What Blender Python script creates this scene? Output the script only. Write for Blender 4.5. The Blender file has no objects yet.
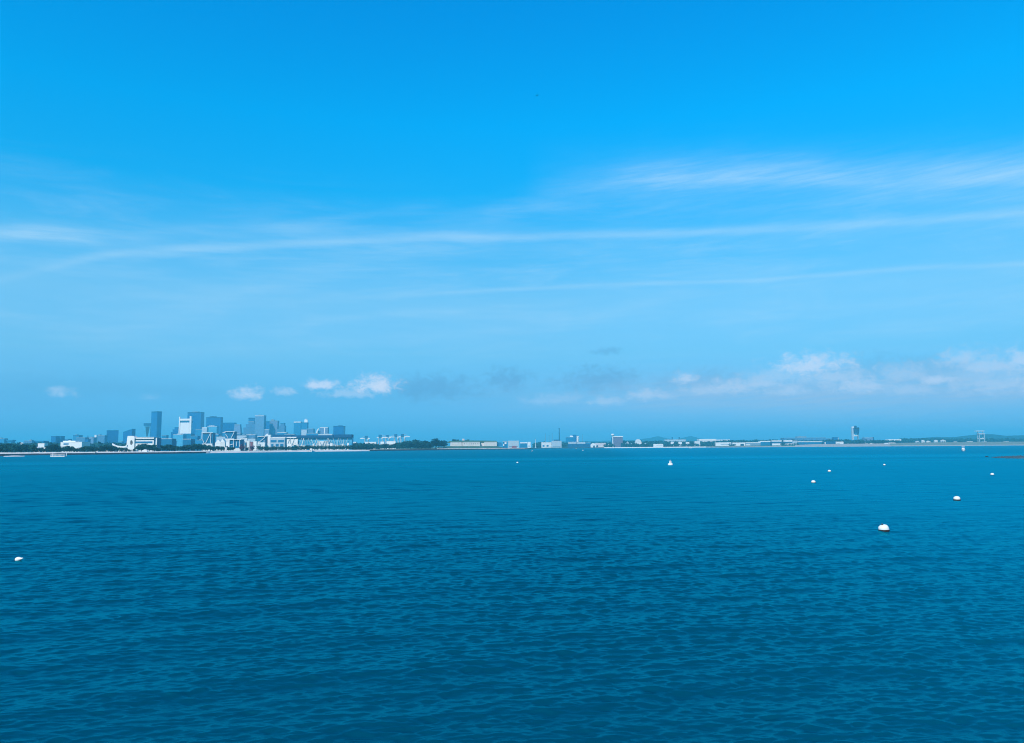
import bpy, math, random
import numpy as np
from mathutils import Vector, Matrix

random.seed(11)
RNG = np.random.default_rng(7)
R = math.radians
SC = bpy.context.scene
COL = SC.collection

# ------------------------------------------------------------------ camera
CAM_H, F = 7.5, 745.0
PITCH, ROLL = R(5.82), R(0.40)
_f = Vector((0, math.cos(PITCH), math.sin(PITCH)))
_u0 = Vector((0, -math.sin(PITCH), math.cos(PITCH)))
_r0 = Vector((1, 0, 0))
RIGHT = _r0 * math.cos(ROLL) - _u0 * math.sin(ROLL)
UP = _r0 * math.sin(ROLL) + _u0 * math.cos(ROLL)


def ray(px, py):
    return (_f + RIGHT * ((px - 512) / F) + UP * ((371.5 - py) / F)).normalized()


def at(px, py, Y):
    d = ray(px, py)
    return Vector((0, 0, CAM_H)) + d * (Y / d.y)


def on_water(px, py):
    d = ray(px, py)
    return Vector((0, 0, CAM_H)) + d * (CAM_H / -d.z)


def hor(px):
    return 451.0 - 0.007 * px


def X_of(px, Y):
    return at(px, hor(px), Y).x


def z_of(px, py, Y):
    return at(px, py, Y).z


cd = bpy.data.cameras.new('camera')
cam = bpy.data.objects.new('camera', cd)
COL.objects.link(cam)
cam.matrix_world = Matrix((
    (RIGHT.x, UP.x, -_f.x, 0), (RIGHT.y, UP.y, -_f.y, 0), (RIGHT.z, UP.z, -_f.z, CAM_H), (0, 0, 0, 1)))
cd.sensor_width = 36
cd.lens = F / 1024 * 36
cd.clip_start = 0.1
cd.clip_end = 60000
SC.camera = cam


# ------------------------------------------------------------------ nodes
class NT:
    def __init__(s, tree):
        s.t = tree

    def n(s, typ, **kw):
        x = s.t.nodes.new(typ)
        for k, v in kw.items():
            setattr(x, k, v)
        return x

    def put(s, sock, v):
        if isinstance(v, bpy.types.NodeSocket):
            s.t.links.new(v, sock)
        elif v is not None:
            if isinstance(v, tuple) and len(v) == 3 and sock.type == 'RGBA':
                v = v + (1,)
            sock.default_value = v

    def m(s, op, a, b=None, c=None, clamp=False):
        x = s.n('ShaderNodeMath', operation=op, use_clamp=clamp)
        for i, v in enumerate((a, b, c)):
            if v is not None:
                s.put(x.inputs[i], v)
        return x.outputs[0]

    def vm(s, op, a, b=None):
        x = s.n('ShaderNodeVectorMath', operation=op)
        s.put(x.inputs[0], a)
        if b is not None:
            s.put(x.inputs[1], b)
        return x.outputs[0]

    def mix(s, f, a, b, mode='MIX'):
        x = s.n('ShaderNodeMix', data_type='RGBA', blend_type=mode)
        s.put(x.inputs[0], f)
        s.put(x.inputs[6], a)
        s.put(x.inputs[7], b)
        return x.outputs[2]

    def noise(s, vec, scale, detail=3, rough=0.5, out=0, dist=0.0):
        x = s.n('ShaderNodeTexNoise')
        if vec is not None:
            s.put(x.inputs['Vector'], vec)
        x.inputs['Scale'].default_value = scale
        x.inputs['Detail'].default_value = detail
        x.inputs['Roughness'].default_value = rough
        x.inputs['Distortion'].default_value = dist
        return x.outputs[out]

    def smooth(s, v, lo, hi, a=0.0, b=1.0):
        x = s.n('ShaderNodeMapRange', interpolation_type='SMOOTHSTEP')
        s.put(x.inputs[0], v)
        x.inputs[1].default_value = lo
        x.inputs[2].default_value = hi
        x.inputs[3].default_value = a
        x.inputs[4].default_value = b
        return x.outputs[0]

    def comb(s, x, y, z):
        c = s.n('ShaderNodeCombineXYZ')
        for i, v in enumerate((x, y, z)):
            s.put(c.inputs[i], v)
        return c.outputs[0]

    def curve(s, v, pts):
        c = s.n('ShaderNodeFloatCurve')
        cu = c.mapping.curves[0]
        c.mapping.use_clip = False
        while len(cu.points) < len(pts):
            cu.points.new(0.5, 0.5)
        for p, (a, b) in zip(cu.points, sorted(pts)):
            p.location = (a, b)
            p.handle_type = 'AUTO_CLAMPED'
        c.mapping.update()
        s.put(c.inputs[1], v)
        return c.outputs[0]


# ------------------------------------------------------------------ sky
SUN_EL, SUN_AZ = R(42), R(206)
world = bpy.data.worlds.new('World')
SC.world = world
world.use_nodes = True
wt = world.node_tree
W = NT(wt)
bg = wt.nodes['Background']
BG_S = 0.1
bg.inputs[1].default_value = BG_S
sky = W.n('ShaderNodeTexSky', sky_type='NISHITA', sun_disc=False, sun_elevation=SUN_EL, sun_rotation=SUN_AZ)
tc = W.n('ShaderNodeTexCoord')
dirv = tc.outputs['Generated']
sep = W.n('ShaderNodeSeparateXYZ')
W.put(sep.inputs[0], dirv)
el = W.m('MULTIPLY', W.m('ARCSINE', sep.outputs[2]), 180 / math.pi)
az = W.m('MULTIPLY', W.m('ARCTAN2', sep.outputs[0], sep.outputs[1]), 180 / math.pi)


def ae(px, py):
    d = ray(px, py)
    return math.degrees(math.atan2(d.x, d.y)), math.degrees(math.asin(d.z))


# grade of the clear air by height above the horizon (multiplies the Nishita colour)
GR = [(-6, (.16, .79, 1.9)), (1, (.23, .82, 1.9)), (4, (.27, .79, 1.38)), (7, (.42, 1.02, 1.38)), (11, (.60, 1.32, 1.57)),
      (15, (.33, 1.47, 1.84)), (19, (.04, 1.58, 2.16)), (24, (0.0, 1.82, 2.57)), (32, (0.0, 1.72, 2.73)),
      (60, (0.0, 1.30, 2.6)), (90, (0.0, 1.1, 2.3))]
ramp = W.n('ShaderNodeValToRGB')
cr = ramp.color_ramp
cr.interpolation = 'B_SPLINE'
cr.interpolation = 'EASE'
cr.interpolation = 'LINEAR'
while len(cr.elements) < len(GR):
    cr.elements.new(0.5)
for e, (d, c) in zip(cr.elements, GR):
    e.position = (d + 6) / 96
    e.color = (c[0] / 3, c[1] / 3, c[2] / 3, 1)
W.put(ramp.inputs[0], W.m('DIVIDE', W.m('ADD', el, 6.0), 96.0))
g3 = W.vm('MULTIPLY', ramp.outputs[0], (3, 3, 3))
even = W.m('ADD', 1.0, W.m('MULTIPLY', W.m('MINIMUM', W.m('MAXIMUM', W.m('MULTIPLY', az, -1.0), 0.0), 45.0), W.smooth(el, 8.0, 26.0, .0050, .0)))
base = W.mix(1.0, sky.outputs[0], W.vm('MULTIPLY', g3, W.comb(even, even, even)), 'MULTIPLY')

# high thin cloud: streaks that follow curves over the sky
azn = W.m('DIVIDE', W.m('ADD', az, 50.0), 100.0)
fine = W.noise(W.comb(W.m('MULTIPLY', az, 0.16), W.m('MULTIPLY', el, 1.5), 3.0), 1.0, 5, 0.6)
wisp = W.noise(W.comb(W.m('MULTIPLY', az, 0.09), W.m('MULTIPLY', el, 0.55), 9.0), 1.0, 4, 0.62, dist=0.6)


fib = W.noise(W.comb(W.m('MULTIPLY', az, 0.30), W.m('SUBTRACT', W.m('MULTIPLY', el, 4.2), W.m('MULTIPLY', az, .30)), 1.0), 1.0, 5, 0.7)
fibre = W.smooth(fib, .28, .66, .70, 1.12)


def streak(pts, wpx, strength, soft=1.0, nz=0.7, asym=1.0, torn=True):
    """pts: (px, py, intensity 0..1) along the streak"""
    cl, ci = [], []
    for px, py, i in pts:
        a, e = ae(px, py)
        cl.append(((a + 50) / 100, e / 40))
        ci.append(((a + 50) / 100, i))
    a0, b0 = ci[0]
    a1, b1 = ci[-1]
    edge = pts[-1][0] > 1000
    ci = [(a0 - 0.06, 0.0 if pts[0][0] > 20 else b0)] + ci + ([(a1 + 0.06, b1)] if edge else [(a1 + 0.05, 0.0), (1.0, 0.0)])
    ec = W.m('MULTIPLY', W.curve(azn, cl), 40.0)
    d = W.m('ADD', W.m('SUBTRACT', el, ec), W.m('MULTIPLY', W.m('SUBTRACT', wisp, 0.5), 0.10 * wpx * 0.6))
    w = wpx / 13.0
    x = W.m('DIVIDE', d, w)
    if asym != 1.0:   # a softer upper edge
        x = W.m('MULTIPLY', x, W.smooth(d, -0.2 * w, 0.2 * w, 1.0, 1 / asym))
    g = W.m('EXPONENT', W.m('MULTIPLY', W.m('MULTIPLY', x, x), -1.0))
    it = W.m('MAXIMUM', W.curve(azn, ci), 0.0)
    nn = W.smooth(fine, 0.30, 0.70, 1.0 - nz, 1.0)
    return W.m('MULTIPLY', W.m('MULTIPLY', g, it), W.m('MULTIPLY', W.m('MULTIPLY', nn, fibre) if torn else nn, strength))


S = []
veil = W.m('MULTIPLY', W.m('MULTIPLY', W.smooth(el, 5.5, 9.0), W.smooth(el, 21.0, 14.0)), W.smooth(wisp, .42, .78, 0.0, .20))
S.append(W.m('MULTIPLY', veil, fibre))
S.append(streak([(120, 262, .4), (240, 236, .9), (360, 216, .8), (440, 204, .3)], 5, .13, nz=.6))
S.append(streak([(700, 215, .3), (820, 204, .9), (940, 198, 1), (1023, 196, 1)], 5, .12, nz=.6))
S.append(streak([(300, 322, .4), (420, 312, 1), (560, 303, .6)], 4, .12, nz=.6))
S.append(streak([(760, 318, .4), (880, 306, 1), (1023, 296, .8)], 6, .10, nz=.6))
S.append(streak([(590, 188, .25), (640, 180, .7), (700, 177, 1), (800, 174, 1), (860, 178, .75), (940, 176, .95), (1023, 174, 1)], 10, .42, asym=1.2, nz=.45))
S.append(streak([(600, 186, .5), (700, 184, .8), (830, 182, .8), (1023, 180, .9)], 26, .20, nz=.3))
S.append(streak([(2, 280, .3), (60, 265, .7), (110, 255, .9), (200, 249, 1), (280, 245, 1), (330, 242, 1), (460, 237, 1), (600, 236, .9), (740, 231, 1), (900, 222, 1), (1023, 213, 1)], 3.6, .34, nz=.35, asym=1.3, torn=False))
S.append(streak([(300, 246, .4), (460, 240, .7), (600, 240, .9), (740, 237, .9), (900, 230, .9), (1023, 222, .9)], 13, .11, nz=.5))
S.append(streak([(0, 235, .8), (40, 233, 1), (85, 236, .8), (130, 237, .35), (200, 231, .3), (260, 229, .35), (330, 228, .15)], 7.5, .50, nz=.5))
S.append(streak([(375, 297, .5), (480, 291, .8), (640, 284, 1), (760, 280, 1), (850, 273, 1), (900, 269, .9), (1023, 264, 1)], 2.4, .26, nz=.4, torn=False))
S.append(streak([(60, 345, .3), (150, 318, .8), (260, 290, 1), (380, 258, 1), (470, 236, .6), (540, 205, .4), (620, 186, .2)], 15, .15, nz=.5))
S.append(streak([(180, 352, .4), (330, 342, .8), (480, 334, 1), (600, 316, .9), (680, 292, .5)], 7, .13, nz=.5))
S.append(streak([(480, 212, .5), (515, 208, 1), (560, 207, .5)], 7, .15, nz=.6))
S.append(streak([(520, 252, .5), (640, 251, 1), (760, 248, .6)], 6, .12, nz=.6))
S.append(streak([(0, 322, .6), (250, 300, 1), (512, 300, 1), (800, 300, .8), (1023, 300, 1)], 70, .07, nz=.8))
cirrus = S[0]
for s_ in S[1:]:
    cirrus = W.m('SUBTRACT', 1.0, W.m('MULTIPLY', W.m('SUBTRACT', 1.0, cirrus), W.m('SUBTRACT', 1.0, s_)))

# low cumulus: soft lumps torn by noise
pn = W.noise(W.comb(az, W.m('MULTIPLY', el, 1.35), 0.0), 1.15, 7, 0.66, dist=.25)
pn2 = W.noise(W.comb(W.m('MULTIPLY', az, 1.0), W.m('MULTIPLY', el, 1.6), 5.0), 0.55, 5, 0.6)
warp = W.m('MULTIPLY', W.m('SUBTRACT', pn2, 0.5), 1.2)


def puff(cx, cy, rx, ry, br, nz=2.2, flat=1.0):
    a, e = ae(cx, cy)
    ra, re = rx * 1.2 / 13.0, ry * 1.4 / 13.0
    dx = W.m('DIVIDE', W.m('ADD', W.m('SUBTRACT', az, a), W.m('MULTIPLY', warp, ra * .5)), ra)
    dy = W.m('DIVIDE', W.m('SUBTRACT', el, e), re)
    if flat != 1.0:
        dy = W.m('MULTIPLY', dy, W.smooth(dy, -.3, .3, flat, 1.0))
    r = W.m('SQRT', W.m('ADD', W.m('MULTIPLY', dx, dx), W.m('MULTIPLY', dy, dy)))
    v = W.m('ADD', W.m('SUBTRACT', 1.0, r), W.m('MULTIPLY', W.m('SUBTRACT', pn, 0.5), nz))
    return W.m('MULTIPLY', W.smooth(v, 0.0, 1.0), br)


PUFFS = [(248, 394.5, 17, 7, .75), (286, 392, 15, 5, .45), (323, 386, 19, 6, .85), (376, 387, 27, 11, .95), (350, 394, 34, 6, .4),
         (61, 394, 12, 6, .40), (150, 398, 10, 4, .15), (812, 367, 42, 13, .70), (778, 377, 42, 10, .32), (686, 379, 14, 7, .55),
         (605, 402, 22, 6, .35), (648, 396, 28, 7, .40), (730, 388, 36, 9, .45), (858, 386, 34, 9, .50), (936, 380, 20, 6, .55),
         (962, 359, 22, 9, .45), (1020, 361, 18, 10, .55), (1000, 385, 44, 12, .35), (790, 391, 24, 6, .35), (905, 390, 30, 8, .30),
         (985, 372, 60, 18, .25), (560, 398, 34, 6, .18), (1050, 380, 50, 16, .5), (838, 377, 44, 10, .42), (906, 374, 34, 10, .34), (984, 367, 38, 11, .45), (760, 384, 34, 8, .38), (700, 391, 34, 7, .34), (545, 401, 30, 6, .24)]
cum = None
for p in PUFFS:
    v = puff(*p, flat=1.5)
    cum = v if cum is None else W.m('MAXIMUM', cum, v)
GREY = [(508, 380, 30, 12, .65), (602, 381, 54, 14, .65), (700, 384, 60, 14, .50), (430, 388, 64, 14, .65), (607, 351, 18, 4, .40),
        (80, 385, 80, 10, .15), (860, 372, 60, 16, .35), (930, 372, 60, 16, .45), (20, 400, 60, 12, .15), (180, 392, 50, 9, .15)]
gry = None
for p in GREY:
    v = puff(*p, nz=2.2)
    gry = v if gry is None else W.m('MAXIMUM', gry, v)
bank = streak([(430, 402, .1), (520, 400, .3), (600, 399, .55), (740, 397, .95), (860, 396, 1), (1023, 391, 1)], 21, .95, nz=.22)

k = 1 / BG_S
c1 = W.mix(cirrus, base, (.52 * k, .78 * k, 1.0 * k))
c2 = W.mix(gry, c1, (.125 * k, .37 * k, .66 * k))
c3 = W.mix(bank, c2, (.36 * k, .565 * k, .83 * k))
c4 = W.mix(cum, c3, (.72 * k, .82 * k, 1.0 * k))
W.put(bg.inputs[0], c4)

sun_d = Vector((math.cos(SUN_EL) * math.sin(SUN_AZ), math.cos(SUN_EL) * math.cos(SUN_AZ), math.sin(SUN_EL)))
sl = bpy.data.lights.new('sun', 'SUN')
sl.energy = 5.0
sl.angle = R(0.5)
sl.color = (1.0, 0.86, 0.76)
so = bpy.data.objects.new('sun', sl)
COL.objects.link(so)
so.rotation_euler = sun_d.to_track_quat('Z', 'Y').to_euler()
so.location = (0, 0, 400)


# ------------------------------------------------------------------ materials
def new_mat(name):
    m = bpy.data.materials.new(name)
    m.use_nodes = True
    t = NT(m.node_tree)
    return m, t, m.node_tree.nodes['Principled BSDF']


MATS = {}


def plain(name, col, rough=0.7, var=0.18, scale=0.4, spec=0.3, metal=0.0):
    if name in MATS:
        return MATS[name]
    m, t, p = new_mat(name)
    co = t.n('ShaderNodeTexCoord').outputs['Object']
    nz = t.noise(co, scale, 5, 0.6)
    nz2 = t.noise(co, scale * 7, 3, 0.6)
    f = t.m('ADD', t.m('MULTIPLY', t.m('SUBTRACT', nz, .5), var * 2), t.m('MULTIPLY', t.m('SUBTRACT', nz2, .5), var))
    t.put(p.inputs['Base Color'], t.mix(1.0, col, t.comb(t.m('ADD', 1.0, f), t.m('ADD', 1.0, f), t.m('ADD', 1.0, f)), 'MULTIPLY'))
    p.inputs['Roughness'].default_value = rough
    p.inputs['Specular IOR Level'].default_value = spec
    p.inputs['Metallic'].default_value = metal
    MATS[name] = m
    return m


def facade(name, wall, glass=(.03, .05, .07), bay=3.4, floor=3.7, fill=0.55, bfill=0.7, grough=0.12):
    """storeys of windows in the wall's own coordinates"""
    if name in MATS:
        return MATS[name]
    m, t, p = new_mat(name)
    co = t.n('ShaderNodeTexCoord').outputs['Object']
    s = t.n('ShaderNodeSeparateXYZ')
    t.put(s.inputs[0], co)
    u = t.m('ADD', s.outputs[0], s.outputs[1])
    fz = t.m('LESS_THAN', t.m('FRACT', t.m('DIVIDE', s.outputs[2], floor)), fill)
    fx = t.m('LESS_THAN', t.m('FRACT', t.m('DIVIDE', u, bay)), bfill)
    w = t.m('MULTIPLY', fz, fx)
    cell = t.n('ShaderNodeTexWhiteNoise', noise_dimensions='2D')
    t.put(cell.inputs['Vector'], t.comb(t.m('FLOOR', t.m('DIVIDE', u, bay)), t.m('FLOOR', t.m('DIVIDE', s.outputs[2], floor)), 0.0))
    gl = t.mix(t.m('MULTIPLY', cell.outputs[0], .5), glass, (glass[0] * 2.2, glass[1] * 2.2, glass[2] * 2.2))
    nz = t.noise(co, .05, 4, .6)
    wl = t.mix(t.m('MULTIPLY', nz, .35), wall, (wall[0] * .6, wall[1] * .6, wall[2] * .6))
    t.put(p.inputs['Base Color'], t.mix(w, wl, gl))
    t.put(p.inputs['Roughness'], t.m('SUBTRACT', .75, t.m('MULTIPLY', w, .75 - grough)))
    MATS[name] = m
    return m


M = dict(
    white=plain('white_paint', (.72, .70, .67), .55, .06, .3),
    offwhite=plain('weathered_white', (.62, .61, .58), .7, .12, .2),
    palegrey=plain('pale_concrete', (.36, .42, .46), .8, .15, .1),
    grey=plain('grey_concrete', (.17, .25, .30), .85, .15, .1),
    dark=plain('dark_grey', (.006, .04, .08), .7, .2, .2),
    bluemet_and_shade=plain('blue_sheet_metal_and_shade', (.006, .125, .25), .45, .15, .2),
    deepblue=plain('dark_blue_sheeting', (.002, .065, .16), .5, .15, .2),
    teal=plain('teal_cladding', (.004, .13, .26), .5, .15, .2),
    brick=plain('red_brick', (.20, .10, .085), .85, .25, .2),
    purple=plain('faded_red_paint', (.22, .075, .10), .7, .2, .2),
    pink=plain('pale_pinkish_render', (.55, .47, .45), .8, .12, .2),
    redp=plain('red_paint', (.45, .05, .035), .5, .15, .5),
    darkwin=plain('dark_window_glass', (.015, .022, .03), .1, .2, .2, .6),
    granite=plain('pale_granite', (.50, .46, .41), .85, .22, .08),
    steel=plain('galvanised_steel', (.40, .41, .42), .45, .1, .3),
    whiteplast=plain('white_buoy_plastic', (.70, .69, .66), .42, .10, 2.5, .5),
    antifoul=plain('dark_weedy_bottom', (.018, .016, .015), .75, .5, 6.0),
    rubber=plain('black_rubber', (.015, .015, .016), .7, .2, 3.0),
    rust=plain('rusty_iron', (.13, .06, .03), .85, .4, 9.0),
    navy=plain('navy_canvas', (.012, .02, .05), .8, .2, 1.0),
    sail=plain('sail_cloth', (.78, .77, .73), .8, .05, .5),
    sand=plain('dry_sand', (.60, .55, .50), .95, .22, .12, .1),
    riprap=plain('wet_dark_rock', (.010, .014, .020), .8, .6, .35),
    darkrock=plain('seaweed_dark_rock', (.012, .013, .012), .8, .5, 1.0),
    seawall=plain('pale_seawall', (.55, .54, .51), .85, .18, .06),
    bank_sand=plain('grey_shingle', (.33, .30, .26), .95, .35, .03),
    barrock=plain('gravel_bar', (.040, .085, .105), .95, .5, .25),
    grass=plain('grass', (.06, .115, .07), .95, .3, .03, .1),
    drygrass=plain('dry_grass', (.17, .20, .15), .95, .35, .02, .1),
    hillm=plain('wooded_hill', (.006, .06, .07), .95, .3, .004, .1),
    bark=plain('bark', (.07, .05, .035), .95, .3, 1.0, .1),
)
FAC = dict(
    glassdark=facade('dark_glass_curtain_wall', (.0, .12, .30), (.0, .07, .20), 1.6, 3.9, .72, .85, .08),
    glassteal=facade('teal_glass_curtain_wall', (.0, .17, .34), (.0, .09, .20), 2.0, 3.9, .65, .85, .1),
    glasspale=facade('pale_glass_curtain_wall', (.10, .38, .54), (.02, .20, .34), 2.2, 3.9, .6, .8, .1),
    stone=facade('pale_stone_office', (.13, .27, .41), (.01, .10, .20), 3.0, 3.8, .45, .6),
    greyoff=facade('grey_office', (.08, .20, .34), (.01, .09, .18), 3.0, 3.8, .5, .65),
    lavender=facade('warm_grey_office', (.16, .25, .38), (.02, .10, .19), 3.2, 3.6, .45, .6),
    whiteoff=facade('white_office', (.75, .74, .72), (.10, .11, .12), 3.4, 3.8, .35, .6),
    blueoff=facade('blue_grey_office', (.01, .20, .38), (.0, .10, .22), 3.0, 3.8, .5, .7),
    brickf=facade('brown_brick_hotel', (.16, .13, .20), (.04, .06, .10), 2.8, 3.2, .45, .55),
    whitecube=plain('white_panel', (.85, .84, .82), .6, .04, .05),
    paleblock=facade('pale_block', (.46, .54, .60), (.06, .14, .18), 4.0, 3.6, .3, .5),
)

# foliage
fm, ft, fp = new_mat('foliage')
oi = ft.n('ShaderNodeObjectInfo').outputs['Random']
fco = ft.n('ShaderNodeTexCoord').outputs['Object']
fn = ft.noise(fco, .35, 3, .6)
fcol = ft.mix(fn, (.002, .030, .026), (.010, .058, .044))
fcol = ft.mix(ft.m('MULTIPLY', oi, .55), fcol, (.004, .036, .040))
bri = ft.m('ADD', .55, ft.m('MULTIPLY', ft.m('FRACT', ft.m('MULTIPLY', oi, 7.31)), 1.0))
fcol = ft.mix(1.0, fcol, ft.comb(bri, bri, bri), 'MULTIPLY')
ft.put(fp.inputs['Base Color'], fcol)
fp.inputs['Roughness'].default_value = .8
fp.inputs['Specular IOR Level'].default_value = .15
M['leaf'] = fm
M['leafred'] = plain('copper_leaves', (.10, .035, .075), .85, .35, .4, .15)
M['leafdark'] = plain('dark_evergreen_leaves', (.001, .016, .020), .85, .35, .4, .1)

# ------------------------------------------------------------------ water
wm, wtn, wp = new_mat('sea_water')
wg = wtn
wco = wg.n('ShaderNodeTexCoord').outputs['Object']
wsep = wg.n('ShaderNodeSeparateXYZ')
wg.put(wsep.inputs[0], wco)
wx, wy = wsep.outputs[0], wsep.outputs[1]
attr = wg.n('ShaderNodeAttribute', attribute_name='unresolved').outputs['Fac']
# wind lanes and slicks lying across the harbour
lane = wg.noise(wg.comb(wg.m('MULTIPLY', wx, 1 / 900), wg.m('MULTIPLY', wy, 1 / 75), 0.0), 1.0, 4, .6)
lane2 = wg.noise(wg.comb(wg.m('MULTIPLY', wx, 1 / 60), wg.m('MULTIPLY', wy, 1 / 22), 4.0), 1.0, 3, .55)
yy = wg.m('ADD', wy, wg.m('ADD', wg.m('MULTIPLY', wx, -.12), wg.m('MULTIPLY', wg.m('SUBTRACT', lane2, .5), 30.0)))


def ridge(c, w):
    d = wg.m('DIVIDE', wg.m('SUBTRACT', yy, c), w)
    return wg.m('EXPONENT', wg.m('MULTIPLY', wg.m('MULTIPLY', d, d), -1.0))


slick = wg.m('ADD', wg.m('MULTIPLY', ridge(470, 28), .9), wg.m('MULTIPLY', ridge(400, 22), -.5))
slick = wg.m('ADD', slick, wg.m('MULTIPLY', ridge(330, 30), .25))
# rougher, darker water under the far shore
slick = wg.m('ADD', slick, wg.smooth(yy, 510.0, 600.0, .0, -.7))
patch = wg.m('ADD', wg.m('ADD', wg.m('MULTIPLY', wg.m('SUBTRACT', lane, .5), 1.0), wg.m('MULTIPLY', wg.m('SUBTRACT', lane2, .5), .45)), slick)
sig = wg.m('ADD', .035, wg.m('MULTIPLY', attr, wg.m('SUBTRACT', 1.0, wg.m('MULTIPLY', patch, .30))))
sig = wg.m('MAXIMUM', sig, .02)
rgh = wg.m('ADD', .03, wg.m('MULTIPLY', sig, .85))
rip = wg.noise(wg.comb(wg.m('MULTIPLY', wx, .6), wg.m('MULTIPLY', wy, 1.7), 0.0), 2.6, 5, .62, dist=.3)
bmp = wg.n('ShaderNodeBump')
bmp.inputs['Strength'].default_value = 1.0
bmp.inputs['Distance'].default_value = .026
wg.put(bmp.inputs['Height'], rip)
# body colour paler towards positive x, and slightly in the calm lanes
side_tint = wg.smooth(wg.m('SUBTRACT', wx, wg.m('MULTIPLY', wy, .12)), -5.0, 50.0)
body = wg.mix(wg.m('ADD', side_tint, wg.m('MULTIPLY', patch, .15), clamp=True), (.0, .044, .074), (.0, .090, .152))
dif = wg.n('ShaderNodeBsdfDiffuse')
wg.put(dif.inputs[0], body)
gls = wg.n('ShaderNodeBsdfGlossy')
gls.distribution = 'GGX'
gls.inputs[0].default_value = (.02, .89, 1.0, 1)
wg.put(gls.inputs['Roughness'], rgh)
wg.put(gls.inputs['Normal'], bmp.outputs[0])
geo = wg.n('ShaderNodeNewGeometry')
dot = wg.n('ShaderNodeVectorMath', operation='DOT_PRODUCT')
wg.put(dot.inputs[0], bmp.outputs[0])
wg.put(dot.inputs[1], geo.outputs['Incoming'])
cc = wg.m('MAXIMUM', dot.outputs['Value'], 0.0)
# Schlick, with the slopes too small for the mesh folded in
ce = wg.m('MINIMUM', wg.m('SQRT', wg.m('ADD', wg.m('MULTIPLY', cc, cc), wg.m('MULTIPLY', wg.m('MULTIPLY', sig, sig), .32))), 1.0)
frl = wg.m('ADD', .02, wg.m('MULTIPLY', .98, wg.m('POWER', wg.m('SUBTRACT', 1.0, ce), 5.0)))
ms = wg.n('ShaderNodeMixShader')
wg.put(ms.inputs[0], frl)
wtn.t.links.new(dif.outputs[0], ms.inputs[1])
wtn.t.links.new(gls.outputs[0], ms.inputs[2])
out = [n for n in wm.node_tree.nodes if n.type == 'OUTPUT_MATERIAL'][0]
wtn.t.links.new(ms.outputs[0], out.inputs[0])
wm.node_tree.nodes.remove(wp)


def water_mesh():
    ys = [-5500, -3000, -1500, -700, -300, -120, -50, -20, -8, 0, 5, 9, 12]
    y = 13.0
    while y < 15500:
        ys.append(y)
        kk = .0020 + .0024 * min(1, max(0, (y - 50) / 250)) if y < 700 else (.012 if y < 4000 else .06)
        y += max(.035, y * kk)
    ys = np.array(ys + [15500.0])
    NC = 2201
    u = np.linspace(-1, 1, NC)
    half = np.minimum(18 + .85 * np.abs(ys) + np.maximum(ys - 400, 0) * .5 + np.maximum(-ys, 0) * 1.5, 15500)
    # square-ish beyond the side limits
    Xg = half[:, None] * u[None, :]
    Yg = np.repeat(ys[:, None], NC, 1)
    dx = half * 2 / (NC - 1)
    dy = np.gradient(ys)
    NW = 150
    L = np.exp(RNG.uniform(np.log(.065), np.log(.85), NW))
    L[:16] = RNG.uniform(.85, 2.6, 16)
    L[16:30] = RNG.uniform(2.6, 7.0, 14)
    th = RNG.normal(0, .40, NW) + R(8)
    kx = np.sin(th) * 2 * np.pi / L
    ky = -np.cos(th) * 2 * np.pi / L
    ph = RNG.uniform(0, 2 * np.pi, NW)
    total = .285
    s = total * np.sqrt(2 / NW) * np.ones(NW) * np.where(L > .85, .7, 1.0) * np.where(L > 2.6, .62, 1.0)
    a = s / (2 * np.pi / L)
    Z = np.zeros_like(Xg)
    DX = np.zeros_like(Xg)
    DY = np.zeros_like(Xg)
    lost = np.zeros(len(ys))
    for i in range(NW):
        res = np.maximum(dx * (abs(np.sin(th[i])) + .35), dy)
        g = np.clip((L[i] / res - 2.2) / 2.5, 0, 1)
        lost += (1 - g ** 2) * s[i] ** 2 / 2
        rows = np.nonzero(g > 0)[0]
        if len(rows):
            arg = (kx[i] * Xg[rows] + ky[i] * Yg[rows] + ph[i])
            ag = (a[i] * g[rows])[:, None]
            Z[rows] += ag * np.sin(arg)
            cs = ag * np.cos(arg)
            DX[rows] += cs * np.sin(th[i])
            DY[rows] -= cs * np.cos(th[i])
    # gusts: livelier and calmer areas
    gust = 1 + .22 * np.sin(Xg / 37 + 1.3 * np.sin(Yg / 61)) * np.sin(Yg / 29 + 1.1 * np.sin(Xg / 53 + 2))
    Z *= gust
    # crests pinched and leaning the way the wind drives them
    Xg = Xg + .42 * DX
    Yg = Yg + .42 * DY - .62 * Z
    nr = len(ys)
    co = np.stack([Xg, Yg, Z], -1).reshape(-1, 3).astype(np.float32)
    idx = np.arange(nr * NC).reshape(nr, NC)
    q = np.stack([idx[:-1, :-1], idx[:-1, 1:], idx[1:, 1:], idx[1:, :-1]], -1).reshape(-1, 4)
    me = bpy.data.meshes.new('water')
    me.vertices.add(len(co))
    me.vertices.foreach_set('co', co.ravel())
    me.loops.add(q.size)
    me.loops.foreach_set('vertex_index', q.ravel().astype(np.int32))
    me.polygons.add(len(q))
    me.polygons.foreach_set('loop_start', np.arange(0, q.size, 4, dtype=np.int32))
    me.polygons.foreach_set('loop_total', np.full(len(q), 4, np.int32))
    me.polygons.foreach_set('use_smooth', np.ones(len(q), bool))
    me.update(calc_edges=True)
    at_ = me.attributes.new('unresolved', 'FLOAT', 'POINT')
    rr = np.repeat(np.sqrt(lost)[:, None], NC, 1).ravel().astype(np.float32)
    at_.data.foreach_set('value', rr)
    me.materials.append(wm)
    o = bpy.data.objects.new('water', me)
    COL.objects.link(o)
    o['kind'] = 'structure'
    return o


water_mesh()


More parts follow.
